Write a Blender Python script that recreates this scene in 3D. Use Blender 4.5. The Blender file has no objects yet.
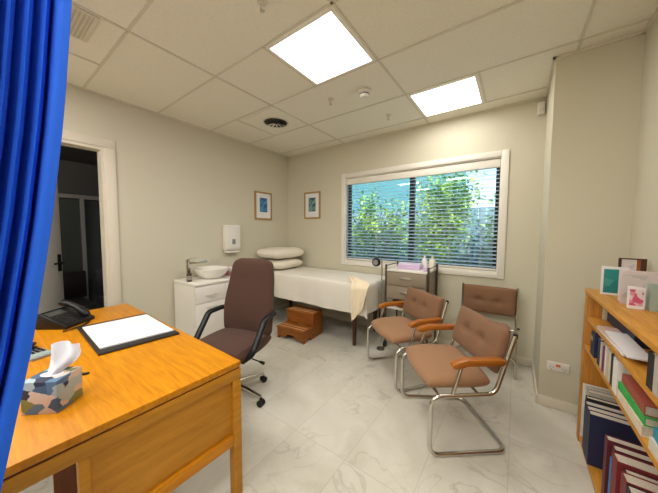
import bpy, bmesh, math, random
from mathutils import Vector, Matrix
R = math.radians
PI = math.pi
rnd = random.Random(7)
SC = bpy.context.scene
COL = SC.collection

# ------------------------------------------------------------------ helpers
def link(o, parent=None):
    COL.objects.link(o)
    if parent is not None:
        o.parent = parent
    return o

def obj(name, bm, m, parent=None, ang=40):
    me = bpy.data.meshes.new(name)
    bmesh.ops.recalc_face_normals(bm, faces=bm.faces[:])
    for f in bm.faces:
        f.smooth = True
    bm.to_mesh(me)
    bm.free()
    me.set_sharp_from_angle(angle=R(ang))
    for mm in (m if isinstance(m, (list, tuple)) else [m]):
        me.materials.append(mm)
    return link(bpy.data.objects.new(name, me), parent)

def tag(o, label, cat, group=None):
    o['label'] = label
    o['category'] = cat
    if group:
        o['group'] = group
    return o

def thing(name, label, cat, loc=(0, 0, 0), rz=0, group=None):
    o = link(bpy.data.objects.new(name, None))
    o.empty_display_size = 0.1
    o.location = loc
    o.rotation_euler = (0, 0, rz)
    return tag(o, label, cat, group)

def struct(name, bm, m, parent=None, ang=40):
    o = obj(name, bm, m, parent, ang)
    if parent is None:
        o['kind'] = 'structure'
    return o

def dup(root, loc, rz=0, label=None, group=None):
    r = root.copy(); COL.objects.link(r)
    r.location = loc
    r.rotation_euler = (0, 0, rz)
    if label: r['label'] = label
    if group: r['group'] = group
    for ch in list(root.children):
        c = ch.copy(); COL.objects.link(c); c.parent = r
        for g in list(ch.children):
            d = g.copy(); COL.objects.link(d); d.parent = c
    return r

def B():
    return bmesh.new()

def box(bm, x0, x1, y0, y1, z0, z1, bev=0.0, seg=2, rot=None, piv=None):
    vs = [bm.verts.new((x, y, z)) for x in (x0, x1) for y in (y0, y1) for z in (z0, z1)]
    idx = [(0, 1, 3, 2), (4, 6, 7, 5), (0, 4, 5, 1), (2, 3, 7, 6), (0, 2, 6, 4), (1, 5, 7, 3)]
    fs = [bm.faces.new([vs[i] for i in t]) for t in idx]
    if bev > 0:
        es = list({e for f in fs for e in f.edges})
        r = bmesh.ops.bevel(bm, geom=es, offset=bev, segments=seg, profile=0.5, affect='EDGES')
        vs = list({v for f in r['faces'] for v in f.verts})
    if rot is not None:
        bmesh.ops.rotate(bm, verts=vs, cent=piv or ((x0+x1)/2, (y0+y1)/2, (z0+z1)/2), matrix=rot)
    return vs

def prism(bm, pts, a, b, axis='z', bev=0.0):
    """polygon pts (2-D) extruded from a to b along an axis"""
    def P(p, t):
        if axis == 'z': return (p[0], p[1], t)
        if axis == 'y': return (p[0], t, p[1])
        return (t, p[0], p[1])
    lo = [bm.verts.new(P(p, a)) for p in pts]
    hi = [bm.verts.new(P(p, b)) for p in pts]
    n = len(pts)
    fs = [bm.faces.new(lo), bm.faces.new(hi)]
    for i in range(n):
        fs.append(bm.faces.new((lo[i], lo[(i+1) % n], hi[(i+1) % n], hi[i])))
    if bev > 0:
        es = list({e for f in fs for e in f.edges})
        bmesh.ops.recalc_face_normals(bm, faces=fs)
        bmesh.ops.bevel(bm, geom=es, offset=bev, segments=2, profile=0.5, affect='EDGES')

def fillet(pts, r, n=6, closed=False):
    pts = [Vector(p) for p in pts]
    out = []
    N = len(pts)
    for i, p in enumerate(pts):
        if not closed and i in (0, N-1):
            out.append(p); continue
        a = pts[(i-1) % N] - p
        b = pts[(i+1) % N] - p
        la, lb = a.length, b.length
        a.normalize(); b.normalize()
        ang = a.angle(b)
        if ang > PI - 0.02:
            out.append(p); continue
        d = min(r / math.tan(ang/2), la*0.49, lb*0.49)
        rr = d * math.tan(ang/2)
        c = p + (a+b).normalized() * (rr / math.sin(ang/2))
        s = p + a*d - c
        e = p + b*d - c
        th = s.angle(e)
        for k in range(n+1):
            t = k/n
            q = (s*math.sin((1-t)*th) + e*math.sin(t*th)) / math.sin(th)
            out.append(c + q)
    return out

def tube(bm, pts, r, n=10, closed=False, sx=1.0, up=None):
    """round (or flattened, sx) tube along pts; r number or list"""
    pts = [Vector(p) for p in pts]
    N = len(pts)
    T = []
    for i in range(N):
        if closed:
            t = pts[(i+1) % N] - pts[(i-1) % N]
        else:
            t = pts[min(i+1, N-1)] - pts[max(i-1, 0)]
        T.append(t.normalized())
    u = Vector(up) if up else (Vector((0, 0, 1)) if abs(T[0].z) < 0.9 else Vector((1, 0, 0)))
    u = (u - T[0]*u.dot(T[0])).normalized()
    rings = []
    for i in range(N):
        u = (u - T[i]*u.dot(T[i])).normalized()
        v = T[i].cross(u)
        rr = r[i] if isinstance(r, (list, tuple)) else r
        rings.append([bm.verts.new(pts[i] + (u*math.cos(2*PI*k/n) + v*(sx*math.sin(2*PI*k/n)))*rr) for k in range(n)])
    for i in range(N if closed else N-1):
        A, Bq = rings[i], rings[(i+1) % N]
        for k in range(n):
            bm.faces.new((A[k], A[(k+1) % n], Bq[(k+1) % n], Bq[k]))
    if not closed:
        bm.faces.new(rings[0][::-1]); bm.faces.new(rings[-1])

def lathe(bm, prof, n=24, c=(0, 0, 0), axis='z', sy=1.0):
    """prof: list of (radius, height)"""
    rings = []
    for r, h in prof:
        ring = []
        if r < 1e-6:
            p = (0, 0, h)
            ring = [p]
        else:
            ring = [(r*math.cos(2*PI*k/n), sy*r*math.sin(2*PI*k/n), h) for k in range(n)]
        vv = []
        for x, y, z in ring:
            if axis == 'z': q = (c[0]+x, c[1]+y, c[2]+z)
            elif axis == 'x': q = (c[0]+z, c[1]+x, c[2]+y)
            else: q = (c[0]+x, c[1]+z, c[2]+y)
            vv.append(bm.verts.new(q))
        rings.append(vv)
    for A, Bq in zip(rings, rings[1:]):
        if len(A) == 1 and len(Bq) == 1: continue
        for k in range(n):
            if len(A) == 1: bm.faces.new((A[0], Bq[k], Bq[(k+1) % n]))
            elif len(Bq) == 1: bm.faces.new((A[k], A[(k+1) % n], Bq[0]))
            else: bm.faces.new((A[k], A[(k+1) % n], Bq[(k+1) % n], Bq[k]))
    if len(rings[0]) > 1: bm.faces.new(rings[0][::-1])
    if len(rings[-1]) > 1: bm.faces.new(rings[-1])

def grid(bm, nu, nv, fn, thick=0.0):
    """surface from fn(u,v)->xyz ; thick>0 gives it a back side and a hem"""
    P = [[Vector(fn(i/nu, j/nv)) for j in range(nv+1)] for i in range(nu+1)]
    V = [[bm.verts.new(p) for p in row] for row in P]
    for i in range(nu):
        for j in range(nv):
            bm.faces.new((V[i][j], V[i+1][j], V[i+1][j+1], V[i][j+1]))
    if thick:
        K = []
        last = Vector((0, 0, 1))
        for i in range(nu+1):
            row = []
            for j in range(nv+1):
                a = P[min(i+1, nu)][j] - P[max(i-1, 0)][j]
                c = P[i][min(j+1, nv)] - P[i][max(j-1, 0)]
                nn = a.cross(c)
                if nn.length > 1e-10: last = nn.normalized()
                row.append(bm.verts.new(P[i][j] - last*thick))
            K.append(row)
        for i in range(nu):
            for j in range(nv):
                bm.faces.new((K[i][j], K[i][j+1], K[i+1][j+1], K[i+1][j]))
        for i in range(nu):
            bm.faces.new((V[i][0], K[i][0], K[i+1][0], V[i+1][0])); bm.faces.new((V[i][nv], V[i+1][nv], K[i+1][nv], K[i][nv]))
        for j in range(nv):
            bm.faces.new((V[0][j], V[0][j+1], K[0][j+1], K[0][j])); bm.faces.new((V[nu][j], K[nu][j], K[nu][j+1], V[nu][j+1]))
    return V

def sgn(x): return -1 if x < 0 else 1

def pillow_shape(bm, sx, sy, sz, c=(0, 0, 0), ex=0.45, n=24, edge=0.16, wob=0.0, seed=0):
    """cushion: rounded rectangle plan, plump middle, thin seam"""
    rr = random.Random(seed)
    ph = [rr.uniform(0, 6.28) for _ in range(6)]
    def f(u, v, s):
        a, b = 2*u-1, 2*v-1
        # map the square onto rounded rectangle
        x, y = a, b
        k = 1 - 0.10*(a*a*b*b)
        h = (max(0, 1-abs(a)**3.2)*max(0, 1-abs(b)**3.2))**ex
        w = wob*(math.sin(5*a+ph[0])*math.sin(4*b+ph[1]) + .5*math.sin(9*b+ph[2]+3*a))
        return Vector((c[0]+x*k*sx/2, c[1]+y*k*sy/2, c[2]+s*(h*(1-edge)+edge*(1 if max(abs(a), abs(b)) < .999 else 0.5))*sz/2 + w*h))
    top = [[bm.verts.new(f(i/n, j/n, 1)) for j in range(n+1)] for i in range(n+1)]
    bot = [[bm.verts.new(f(i/n, j/n, -1)) for j in range(n+1)] for i in range(n+1)]
    for i in range(n):
        for j in range(n):
            bm.faces.new((top[i][j], top[i+1][j], top[i+1][j+1], top[i][j+1]))
            bm.faces.new((bot[i][j], bot[i][j+1], bot[i+1][j+1], bot[i+1][j]))
    for i in range(n):
        bm.faces.new((top[i][0], bot[i][0], bot[i+1][0], top[i+1][0]))
        bm.faces.new((top[i][n], top[i+1][n], bot[i+1][n], bot[i][n]))
        bm.faces.new((top[0][i], top[0][i+1], bot[0][i+1], bot[0][i]))
        bm.faces.new((top[n][i], bot[n][i], bot[n][i+1], top[n][i+1]))

# ---------------------------------------------------------------- materials
def new_mat(name):
    m = bpy.data.materials.new(name)
    m.use_nodes = True
    nt = m.node_tree
    return m, nt, nt.nodes['Principled BSDF']

def mat(name, col, rough=0.6, metal=0.0, noise=0.0, scale=20.0, bump=0.0, spec=None, sheen=0.0, stretch=None):
    m, nt, b = new_mat(name)
    b.inputs['Roughness'].default_value = rough
    b.inputs['Metallic'].default_value = metal
    if spec is not None: b.inputs['Specular IOR Level'].default_value = spec
    if sheen: b.inputs['Sheen Weight'].default_value = sheen
    c = (*col, 1)
    b.inputs['Base Color'].default_value = c
    if noise or bump:
        tc = nt.nodes.new('ShaderNodeTexCoord')
        mp = nt.nodes.new('ShaderNodeMapping')
        if stretch: mp.inputs['Scale'].default_value = stretch
        nz = nt.nodes.new('ShaderNodeTexNoise')
        nz.inputs['Scale'].default_value = scale
        nz.inputs['Detail'].default_value = 4
        nt.links.new(tc.outputs['Object'], mp.inputs[0])
        nt.links.new(mp.outputs[0], nz.inputs['Vector'])
        if noise:
            rp = nt.nodes.new('ShaderNodeValToRGB')
            rp.color_ramp.elements[0].position = .3
            rp.color_ramp.elements[1].position = .7
            rp.color_ramp.elements[0].color = (*[v*(1-noise) for v in col], 1)
            rp.color_ramp.elements[1].color = (*[min(1, v*(1+noise)) for v in col], 1)
            nt.links.new(nz.outputs['Fac'], rp.inputs[0])
            nt.links.new(rp.outputs[0], b.inputs['Base Color'])
        if bump:
            bp = nt.nodes.new('ShaderNodeBump')
            bp.inputs['Strength'].default_value = bump
            bp.inputs['Distance'].default_value = 0.004
            nt.links.new(nz.outputs['Fac'], bp.inputs['Height'])
            nt.links.new(bp.outputs[0], b.inputs['Normal'])
    return m

def wood(name, c1, c2, stretch=(1.2, 14, 14), scale=4.0, rough=0.35, coat=0.0):
    m, nt, b = new_mat(name)
    tc = nt.nodes.new('ShaderNodeTexCoord')
    mp = nt.nodes.new('ShaderNodeMapping')
    mp.inputs['Scale'].default_value = stretch
    nz = nt.nodes.new('ShaderNodeTexNoise')
    nz.inputs['Scale'].default_value = scale
    nz.inputs['Detail'].default_value = 6
    nz.inputs['Roughness'].default_value = .62
    nz.inputs['Distortion'].default_value = .6
    rp = nt.nodes.new('ShaderNodeValToRGB')
    rp.color_ramp.elements[0].position = .32
    rp.color_ramp.elements[1].position = .68
    rp.color_ramp.elements[0].color = (*c1, 1)
    rp.color_ramp.elements[1].color = (*c2, 1)
    nt.links.new(tc.outputs['Object'], mp.inputs[0])
    nt.links.new(mp.outputs[0], nz.inputs['Vector'])
    nt.links.new(nz.outputs['Fac'], rp.inputs[0])
    nt.links.new(rp.outputs[0], b.inputs['Base Color'])
    b.inputs['Roughness'].default_value = rough
    b.inputs['Coat Weight'].default_value = coat
    b.inputs['Specular IOR Level'].default_value = .32
    return m

def emit(name, col, s):
    m = bpy.data.materials.new(name); m.use_nodes = True
    nt = m.node_tree
    nt.nodes.clear()
    e = nt.nodes.new('ShaderNodeEmission'); o = nt.nodes.new('ShaderNodeOutputMaterial')
    e.inputs[0].default_value = (*col, 1); e.inputs[1].default_value = s
    nt.links.new(e.outputs[0], o.inputs[0])
    return m

PANEL = 2.2
LAMP = 9.8
M = {}
M['wall'] = mat('wall_paint', (.62, .58, .45), .75, bump=.05, scale=300)
M['ceil'] = mat('ceiling_tile', (.81, .775, .65), .85, noise=.03, scale=60)
M['tee'] = mat('ceiling_tee', (.66, .61, .49), .6)
M['white'] = mat('white_paint', (.80, .76, .68), .4)
M['trimw'] = mat('trim_paint', (.70, .64, .52), .45)
M['desk'] = wood('desk_veneer', (.50, .172, .002), (.71, .285, .003), (1.2, 14, 14), 4, .42, .0)
M['desk_end'] = wood('desk_panel_veneer', (.48, .20, .012), (.62, .28, .024), (1.2, 3, 10), 3, .5)
M['desk_dark'] = wood('desk_inner_wood', (.12, .035, .01), (.20, .06, .018), (10, 10, 1.5), 3, .5)
M['shelf'] = wood('bookshelf_wood', (.45, .185, .020), (.66, .31, .042), (14, 1.2, 14), 4, .42)
M['shelf_v'] = wood('bookshelf_side_wood', (.40, .155, .018), (.56, .24, .035), (14, 14, 1.2), 4, .42)
M['arm'] = wood('armrest_wood', (.30, .085, .010), (.44, .150, .018), (20, 2, 20), 4, .35, .2)
M['stool'] = wood('step_wood', (.22, .066, .009), (.36, .118, .015), (2, 14, 14), 4, .4)
M['darkwood'] = wood('dark_leg_wood', (.05, .018, .01), (.09, .035, .018), (14, 14, 2), 4, .4)
M['fabric'] = mat('upholstery_shaded', (.215, .108, .054), .9, noise=.10, scale=160, bump=.25, sheen=.1)  # chair upholstery darkened for the backrests, their shade put into the colour
M['seatfab'] = mat('upholstery_lit', (.33, .175, .086), .9, noise=.08, scale=160, bump=.25, sheen=.1)  # lit tone of the same chair upholstery, for the seats
M['officefab'] = mat('dark_brown_upholstery', (.075, .033, .021), .95, noise=.12, scale=220, bump=.3, sheen=.08)
M['chrome'] = mat('chrome', (.62, .60, .55), .16, 1.0)
M['steel'] = mat('steel', (.55, .52, .46), .3, 1.0)
M['black'] = mat('black_plastic', (.009, .009, .010), .36, spec=.3)
M['blackmat'] = mat('black_leather', (.018, .016, .016), .5, bump=.2, scale=200)
M['grey'] = mat('grey_plastic', (.25, .25, .25), .4)
M['paper'] = mat('paper', (.80, .79, .80), .8)
M['sheet'] = mat('bed_sheet_cotton', (.80, .755, .67), .9, bump=.15, scale=40)
M['pillow'] = mat('pillow_cotton', (.83, .76, .63), .9, bump=.1, scale=60)
M['towel'] = mat('towel_cotton', (.86, .74, .55), .95, bump=.4, scale=250)
M['mattress'] = mat('mattress_vinyl', (.20, .15, .11), .5)
M['ceramic'] = mat('ceramic', (.82, .79, .72), .12)
M['taupe'] = mat('trolley_laminate_shaded', (.29, .235, .17), .5)  # taupe deepened so the colour carries the shade on the trolley front
M['lilac'] = mat('lilac_paper', (.66, .50, .74), .7)
M['pink'] = mat('pink_card', (.66, .28, .27), .6)
M['brownglass'] = mat('brown_glass', (.035, .015, .008), .12)
def slat_mat():
    m, nt, b = new_mat('slat_daylight_tint')
    b.inputs['Base Color'].default_value = (.66, .80, .88, 1); b.inputs['Roughness'].default_value = .45  # white slats with the blue of the daylight put into their colour
    tr = nt.nodes.new('ShaderNodeBsdfTranslucent'); tr.inputs[0].default_value = (.66, .82, .92, 1)
    mx = nt.nodes.new('ShaderNodeMixShader'); mx.inputs[0].default_value = .5
    nt.links.new(b.outputs[0], mx.inputs[1]); nt.links.new(tr.outputs[0], mx.inputs[2])
    nt.links.new(mx.outputs[0], nt.nodes['Material Output'].inputs[0])
    return m
M['silver'] = slat_mat()
M['winframe'] = mat('window_aluminium', (.02, .02, .022), .4)
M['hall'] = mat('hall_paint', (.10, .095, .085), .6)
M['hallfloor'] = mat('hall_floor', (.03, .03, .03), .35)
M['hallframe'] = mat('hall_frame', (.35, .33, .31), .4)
M['door'] = mat('door_paint', (.62, .60, .54), .45)
M['redbtn'] = mat('orange_switch', (.75, .16, .06), .4)
M['pageedge'] = mat('book_pages', (.58, .53, .43), .85, noise=.12, scale=200)

def glass_mat():
    m = bpy.data.materials.new('window_glass'); m.use_nodes = True
    nt = m.node_tree; nt.nodes.clear()
    t = nt.nodes.new('ShaderNodeBsdfTransparent'); g = nt.nodes.new('ShaderNodeBsdfGlossy')
    t.inputs[0].default_value = (.93, .97, .97, 1)
    g.inputs['Roughness'].default_value = 0.0
    mx = nt.nodes.new('ShaderNodeMixShader'); mx.inputs[0].default_value = .06
    o = nt.nodes.new('ShaderNodeOutputMaterial')
    nt.links.new(t.outputs[0], mx.inputs[1]); nt.links.new(g.outputs[0], mx.inputs[2]); nt.links.new(mx.outputs[0], o.inputs[0])
    return m
M['glass'] = glass_mat()

def floor_mat():
    m, nt, b = new_mat('marble_tile')
    N, L = nt.nodes.new, nt.links.new
    tc = N('ShaderNodeTexCoord')
    sp = N('ShaderNodeSeparateXYZ'); L(tc.outputs['Object'], sp.inputs[0])
    def line(axis, off, per, w):
        a = N('ShaderNodeMath'); a.operation = 'ADD'; a.inputs[1].default_value = -off + per*40; L(sp.outputs[axis], a.inputs[0])
        d = N('ShaderNodeMath'); d.operation = 'MODULO'; d.inputs[1].default_value = per; L(a.outputs[0], d.inputs[0])
        s = N('ShaderNodeMath'); s.operation = 'SUBTRACT'; s.inputs[1].default_value = per/2; L(d.outputs[0], s.inputs[0])
        ab = N('ShaderNodeMath'); ab.operation = 'ABSOLUTE'; L(s.outputs[0], ab.inputs[0])
        g = N('ShaderNodeMath'); g.operation = 'GREATER_THAN'; g.inputs[1].default_value = per/2 - w; L(ab.outputs[0], g.inputs[0])
        return g
    lx = line(0, .015, .4025, .0022); ly = line(1, 1.26, .805, .0022)
    mx = N('ShaderNodeMath'); mx.operation = 'MAXIMUM'; L(lx.outputs[0], mx.inputs[0]); L(ly.outputs[0], mx.inputs[1])
    # per-tile offset for the veining
    def cell(axis, off, per):
        a = N('ShaderNodeMath'); a.operation = 'ADD'; a.inputs[1].default_value = -off; L(sp.outputs[axis], a.inputs[0])
        d = N('ShaderNodeMath'); d.operation = 'DIVIDE'; d.inputs[1].default_value = per; L(a.outputs[0], d.inputs[0])
        f = N('ShaderNodeMath'); f.operation = 'FLOOR'; L(d.outputs[0], f.inputs[0])
        k = N('ShaderNodeMath'); k.operation = 'MULTIPLY'; k.inputs[1].default_value = 3.7; L(f.outputs[0], k.inputs[0])
        return k
    cx, cy = cell(0, .015, .4025), cell(1, 1.26, .805)
    cb = N('ShaderNodeCombineXYZ'); L(cx.outputs[0], cb.inputs[2]); L(cy.outputs[0], cb.inputs[0])
    va = N('ShaderNodeVectorMath'); va.operation = 'ADD'; L(tc.outputs['Object'], va.inputs[0]); L(cb.outputs[0], va.inputs[1])
    n1 = N('ShaderNodeTexNoise'); n1.inputs['Scale'].default_value = 2.6; n1.inputs['Detail'].default_value = 7; n1.inputs['Roughness'].default_value = .62; n1.inputs['Distortion'].default_value = 1.4
    L(va.outputs[0], n1.inputs['Vector'])
    r1 = N('ShaderNodeValToRGB'); e = r1.color_ramp.elements
    e[0].position = .25; e[0].color = (.575, .545, .455, 1); e[1].position = .72; e[1].color = (.70, .67, .59, 1)
    L(n1.outputs['Fac'], r1.inputs[0])
    # thin veins : ridge of another noise
    n2 = N('ShaderNodeTexNoise'); n2.inputs['Scale'].default_value = 2.1; n2.inputs['Detail'].default_value = 5; n2.inputs['Distortion'].default_value = 2.2
    L(va.outputs[0], n2.inputs['Vector'])
    s2 = N('ShaderNodeMath'); s2.operation = 'SUBTRACT'; s2.inputs[1].default_value = .5; L(n2.outputs['Fac'], s2.inputs[0])
    a2 = N('ShaderNodeMath'); a2.operation = 'ABSOLUTE'; L(s2.outputs[0], a2.inputs[0])
    r2 = N('ShaderNodeMapRange'); r2.inputs['From Min'].default_value = 0; r2.inputs['From Max'].default_value = .028; r2.inputs['To Min'].default_value = .55; r2.inputs['To Max'].default_value = 0
    L(a2.outputs[0], r2.inputs['Value'])
    n3 = N('ShaderNodeTexNoise'); n3.inputs['Scale'].default_value = 1.7; L(va.outputs[0], n3.inputs['Vector'])
    r3 = N('ShaderNodeMapRange'); r3.inputs['From Min'].default_value = .42; r3.inputs['From Max'].default_value = .62; L(n3.outputs['Fac'], r3.inputs['Value'])
    mm = N('ShaderNodeMath'); mm.operation = 'MULTIPLY'; L(r2.outputs[0], mm.inputs[0]); L(r3.outputs[0], mm.inputs[1])
    x1 = N('ShaderNodeMixRGB'); x1.inputs[2].default_value = (.36, .33, .27, 1)
    L(mm.outputs[0], x1.inputs[0]); L(r1.outputs[0], x1.inputs[1])
    x2 = N('ShaderNodeMixRGB'); x2.inputs[2].default_value = (.37, .335, .27, 1)
    m3 = N('ShaderNodeMath'); m3.operation = 'MULTIPLY'; m3.inputs[1].default_value = .42; L(mx.outputs[0], m3.inputs[0])
    L(m3.outputs[0], x2.inputs[0]); L(x1.outputs[0], x2.inputs[1])
    L(x2.outputs[0], b.inputs['Base Color'])
    b.inputs['Roughness'].default_value = .32
    b.inputs['Specular IOR Level'].default_value = .4
    return m
M['floor'] = floor_mat()

def patch_mat(name, cols, scale=6, rough=.6, vec=(1, 1, 1), rand=1.0):
    """irregular patches of several flat colours (painted or printed pattern)"""
    m, nt, b = new_mat(name)
    N, L = nt.nodes.new, nt.links.new
    tc = N('ShaderNodeTexCoord')
    mp = N('ShaderNodeMapping'); mp.inputs['Scale'].default_value = vec
    nz = N('ShaderNodeTexNoise'); nz.inputs['Scale'].default_value = scale*.8; nz.inputs['Detail'].default_value = 2
    vm = N('ShaderNodeVectorMath'); vm.operation = 'MULTIPLY_ADD'
    k = .9*rand/scale
    vm.inputs[1].default_value = (k, k, k)
    vo = N('ShaderNodeTexVoronoi'); vo.inputs['Scale'].default_value = scale
    sp = N('ShaderNodeSeparateColor')
    rp = N('ShaderNodeValToRGB'); rp.color_ramp.interpolation = 'CONSTANT'
    n = len(cols)
    el = rp.color_ramp.elements
    el[0].position = 0; el[0].color = (*cols[0], 1)
    el[1].position = 1/n; el[1].color = (*cols[1], 1)
    for i in range(2, n):
        e = el.new(i/n); e.color = (*cols[i], 1)
    L(tc.outputs['Object'], mp.inputs[0]); L(mp.outputs[0], nz.inputs['Vector'])
    L(nz.outputs['Color'], vm.inputs[0]); L(mp.outputs[0], vm.inputs[2])
    L(vm.outputs[0], vo.inputs['Vector']); L(vo.outputs['Color'], sp.inputs[0])
    L(sp.outputs[0], rp.inputs[0]); L(rp.outputs[0], b.inputs['Base Color'])
    b.inputs['Roughness'].default_value = rough
    return m

# ---------------------------------------------------------------- room size
XL, YB, ZC = -3.32, 3.326, 2.70
XR, YP, XP = .635, 2.637, .193       # right wall, column face, column left side
YF = -1.9                            # wall behind the camera
HW = 1.387                           # eye height

# ------------------------------------------------------------------ setting
bm = B(); box(bm, XL-.1, XR+.12, YF-.1, YB+.12, -.1, 0); struct('floor', bm, M['floor'])
# ceiling : individual lay-in tiles between tees, one mesh
GX = [XL, -2.13, -.91, .31, XR]
GXh = [XL, -2.74, -2.13, -1.52, -.91, -.30, .31, XR]
GY = [YF+.01-.0, -1.79, -1.18, -.57, .04, .655, 1.27, 1.885, 2.50, 3.115, YB]
bm = B(); box(bm, XL-.1, XR+.12, YF-.1, YB+.12, ZC+.004, ZC+.1); struct('ceiling', bm, M['ceil'])
bm = B()
w, zt = .009, ZC-.0015
def teeY(x, y0, y1): box(bm, x-w, x+w, y0, y1, zt, ZC+.004)
def teeX(y, x0, x1): box(bm, x0, x1, y-w, y+w, zt, ZC+.004)
for y in GY[1:-1]:
    teeX(y, XL, XR if y < 2.6 else XP)
for x in (-2.13, -.91): teeY(x, YF, YB)
teeY(.31, YF, YP)
teeY(-2.74, .04, .655); teeY(-2.74, 1.885, 2.50); teeY(-1.52, 1.27, 1.885); teeY(-.30, 2.5, 3.115); teeY(-1.52, -.57, .04); teeY(-.30, -.57, .04); teeY(-2.74, -1.79, -1.18); teeY(-2.74, -.57, .04); teeY(-.30, -1.79, -1.18)
struct('trim_1', bm, M['tee'])
# wall angle round the ceiling edge
bm = B()
box(bm, XL, XL+.018, YF, YB, ZC-.012, ZC+.003); box(bm, XL, XP, YB-.018, YB, ZC-.012, ZC+.003)
box(bm, XP-.018, XP, YP-.018, YB, ZC-.012, ZC+.003); box(bm, XP-.018, XR, YP-.018, YP, ZC-.012, ZC+.003)
box(bm, XR-.018, XR, YF, YP, ZC-.012, ZC+.003)
struct('trim_2', bm, M['trimw'])

# left wall with a door opening
DY0, DY1, DZ = -.02, .79, 2.20
bm = B()
box(bm, XL-.12, XL, YF-.1, DY0, 0, ZC); box(bm, XL-.12, XL, DY1, YB+.12, 0, ZC); box(bm, XL-.12, XL, DY0, DY1, DZ, ZC)
struct('wall_left', bm, M['wall'])
# back wall with a window opening
WX0, WX1, WZ0, WZ1 = -2.115, -.150, .945, 2.19
bm = B()
box(bm, XL, WX0, YB, YB+.12, 0, ZC); box(bm, WX1, XR, YB, YB+.12, 0, ZC)
box(bm, WX0, WX1, YB, YB+.12, 0, WZ0); box(bm, WX0, WX1, YB, YB+.12, WZ1, ZC)
struct('wall_back', bm, M['wall'])
bm = B(); box(bm, XP, XR, YP, YB, 0, ZC); struct('wall_column', bm, M['wall'])
bm = B(); box(bm, XR, XR+.12, YF-.1, YB+.12, 0, ZC); struct('wall_right', bm, M['wall'])
bm = B(); box(bm, XL, XR, YF-.1, YF, 0, ZC); struct('wall_front', bm, M['wall'])

def skirt(name, segs):
    bm = B()
    for s in segs:
        box(bm, *s, 0, .078, bev=.004)
    return struct(name, bm, M['trimw'])
t = .014
skirt('baseboard_left', [(XL, XL+t, DY1+.09, YB), (XL, XL+t, YF, DY0-.09)])
skirt('baseboard_back', [(XL+t, XP, YB-t, YB)])
skirt('baseboard_column', [(XP-t, XP, YP-t, YB-t), (XP, XR, YP-t, YP)])
skirt('baseboard_right', [(XR-t, XR, YF, YP-t)])

# door 1 : frame in the left wall, leaf standing half open into the hall
bm = B()
fx0, fx1 = XL-.125, XL+.014
for (y0, y1, z0, z1) in ((DY1-.002, DY1+.085, 0, DZ), (DY0-.085, DY0+.002, 0, DZ), (DY0-.085, DY1+.085, DZ+.0005, DZ+.085)):
    box(bm, XL+.0015, fx1, y0, y1, z0, z1, bev=.004)
box(bm, XL-.125, XL+.005, DY1-.028, DY1-.0005, 0, DZ-.0005); box(bm, XL-.125, XL+.005, DY0+.0005, DY0+.028, 0, DZ-.0005); box(bm, XL-.125, XL+.005, DY0+.0285, DY1-.0285, DZ-.028, DZ-.0005)
pass
struct('trim_3', bm, M['trimw'])
dl = bpy.data.objects.new('door_1', None); link(dl); dl['kind'] = 'structure'
dl.location = (XL-.10, DY0+.035, 0); dl.rotation_euler = (0, 0, R(44.8))
bm = B(); box(bm, -.038, 0, 0, .745, .006, 2.155, bev=.003); obj('leaf', bm, M['door'], dl)
bm = B()
box(bm, .001, .009, .685, .725, .95, 1.13, bev=.003)
tube(bm, fillet([(.008, .705, 1.04), (.05, .705, 1.04), (.05, .59, 1.04)], .014), .009)
obj('door_handle', bm, M['black'], dl)

# dark hall beyond the door
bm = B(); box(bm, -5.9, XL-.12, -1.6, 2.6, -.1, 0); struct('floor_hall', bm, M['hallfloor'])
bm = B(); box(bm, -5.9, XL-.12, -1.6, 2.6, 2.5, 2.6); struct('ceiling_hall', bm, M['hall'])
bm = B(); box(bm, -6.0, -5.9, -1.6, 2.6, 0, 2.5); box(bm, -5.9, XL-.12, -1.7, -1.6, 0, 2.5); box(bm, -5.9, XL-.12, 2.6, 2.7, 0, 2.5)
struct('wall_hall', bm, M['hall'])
bm = B()
box(bm, -5.06, -5.0, -1.6, 2.6, 1.83, 1.88); box(bm, -5.06, -5.0, .90, .94, 0, 1.83); box(bm, -5.06, -5.0, -.3, -.26, 0, 1.83); box(bm, -5.06, -5.0, 2.1, 2.14, 0, 1.83)
struct('trim_4', bm, M['hallframe'])
bm = B()
box(bm, -5.035, -5.025, .945, 2.095, .02, 1.825); box(bm, -5.035, -5.025, -.255, .895, .02, 1.825)
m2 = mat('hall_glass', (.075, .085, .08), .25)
w2 = struct('window_2', bm, m2)

def hall_chair(y, label):
    t = thing('waiting_chair', label, 'chair', (-4.5, y, 0), 0, 'waiting chairs in the dark hall')
    bm = B(); box(bm, -.25, .25, -.25, .25, .36, .46, bev=.02); obj('seat', bm, M['blackmat'], t)
    bm = B(); box(bm, -.27, -.20, -.25, .25, .48, .84, bev=.02); obj('backrest', bm, M['blackmat'], t)
    for sx in (-.22, .22):
        for sy in (-.2, .2):
            bm = B(); box(bm, sx-.015, sx+.015, sy-.015, sy+.015, 0, .36); obj('leg', bm, M['steel'], t)
hall_chair(.62, 'black waiting chair in the dark hall, nearer the open door leaf')
hall_chair(1.22, 'black waiting chair in the dark hall, beside the right door jamb')

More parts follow.
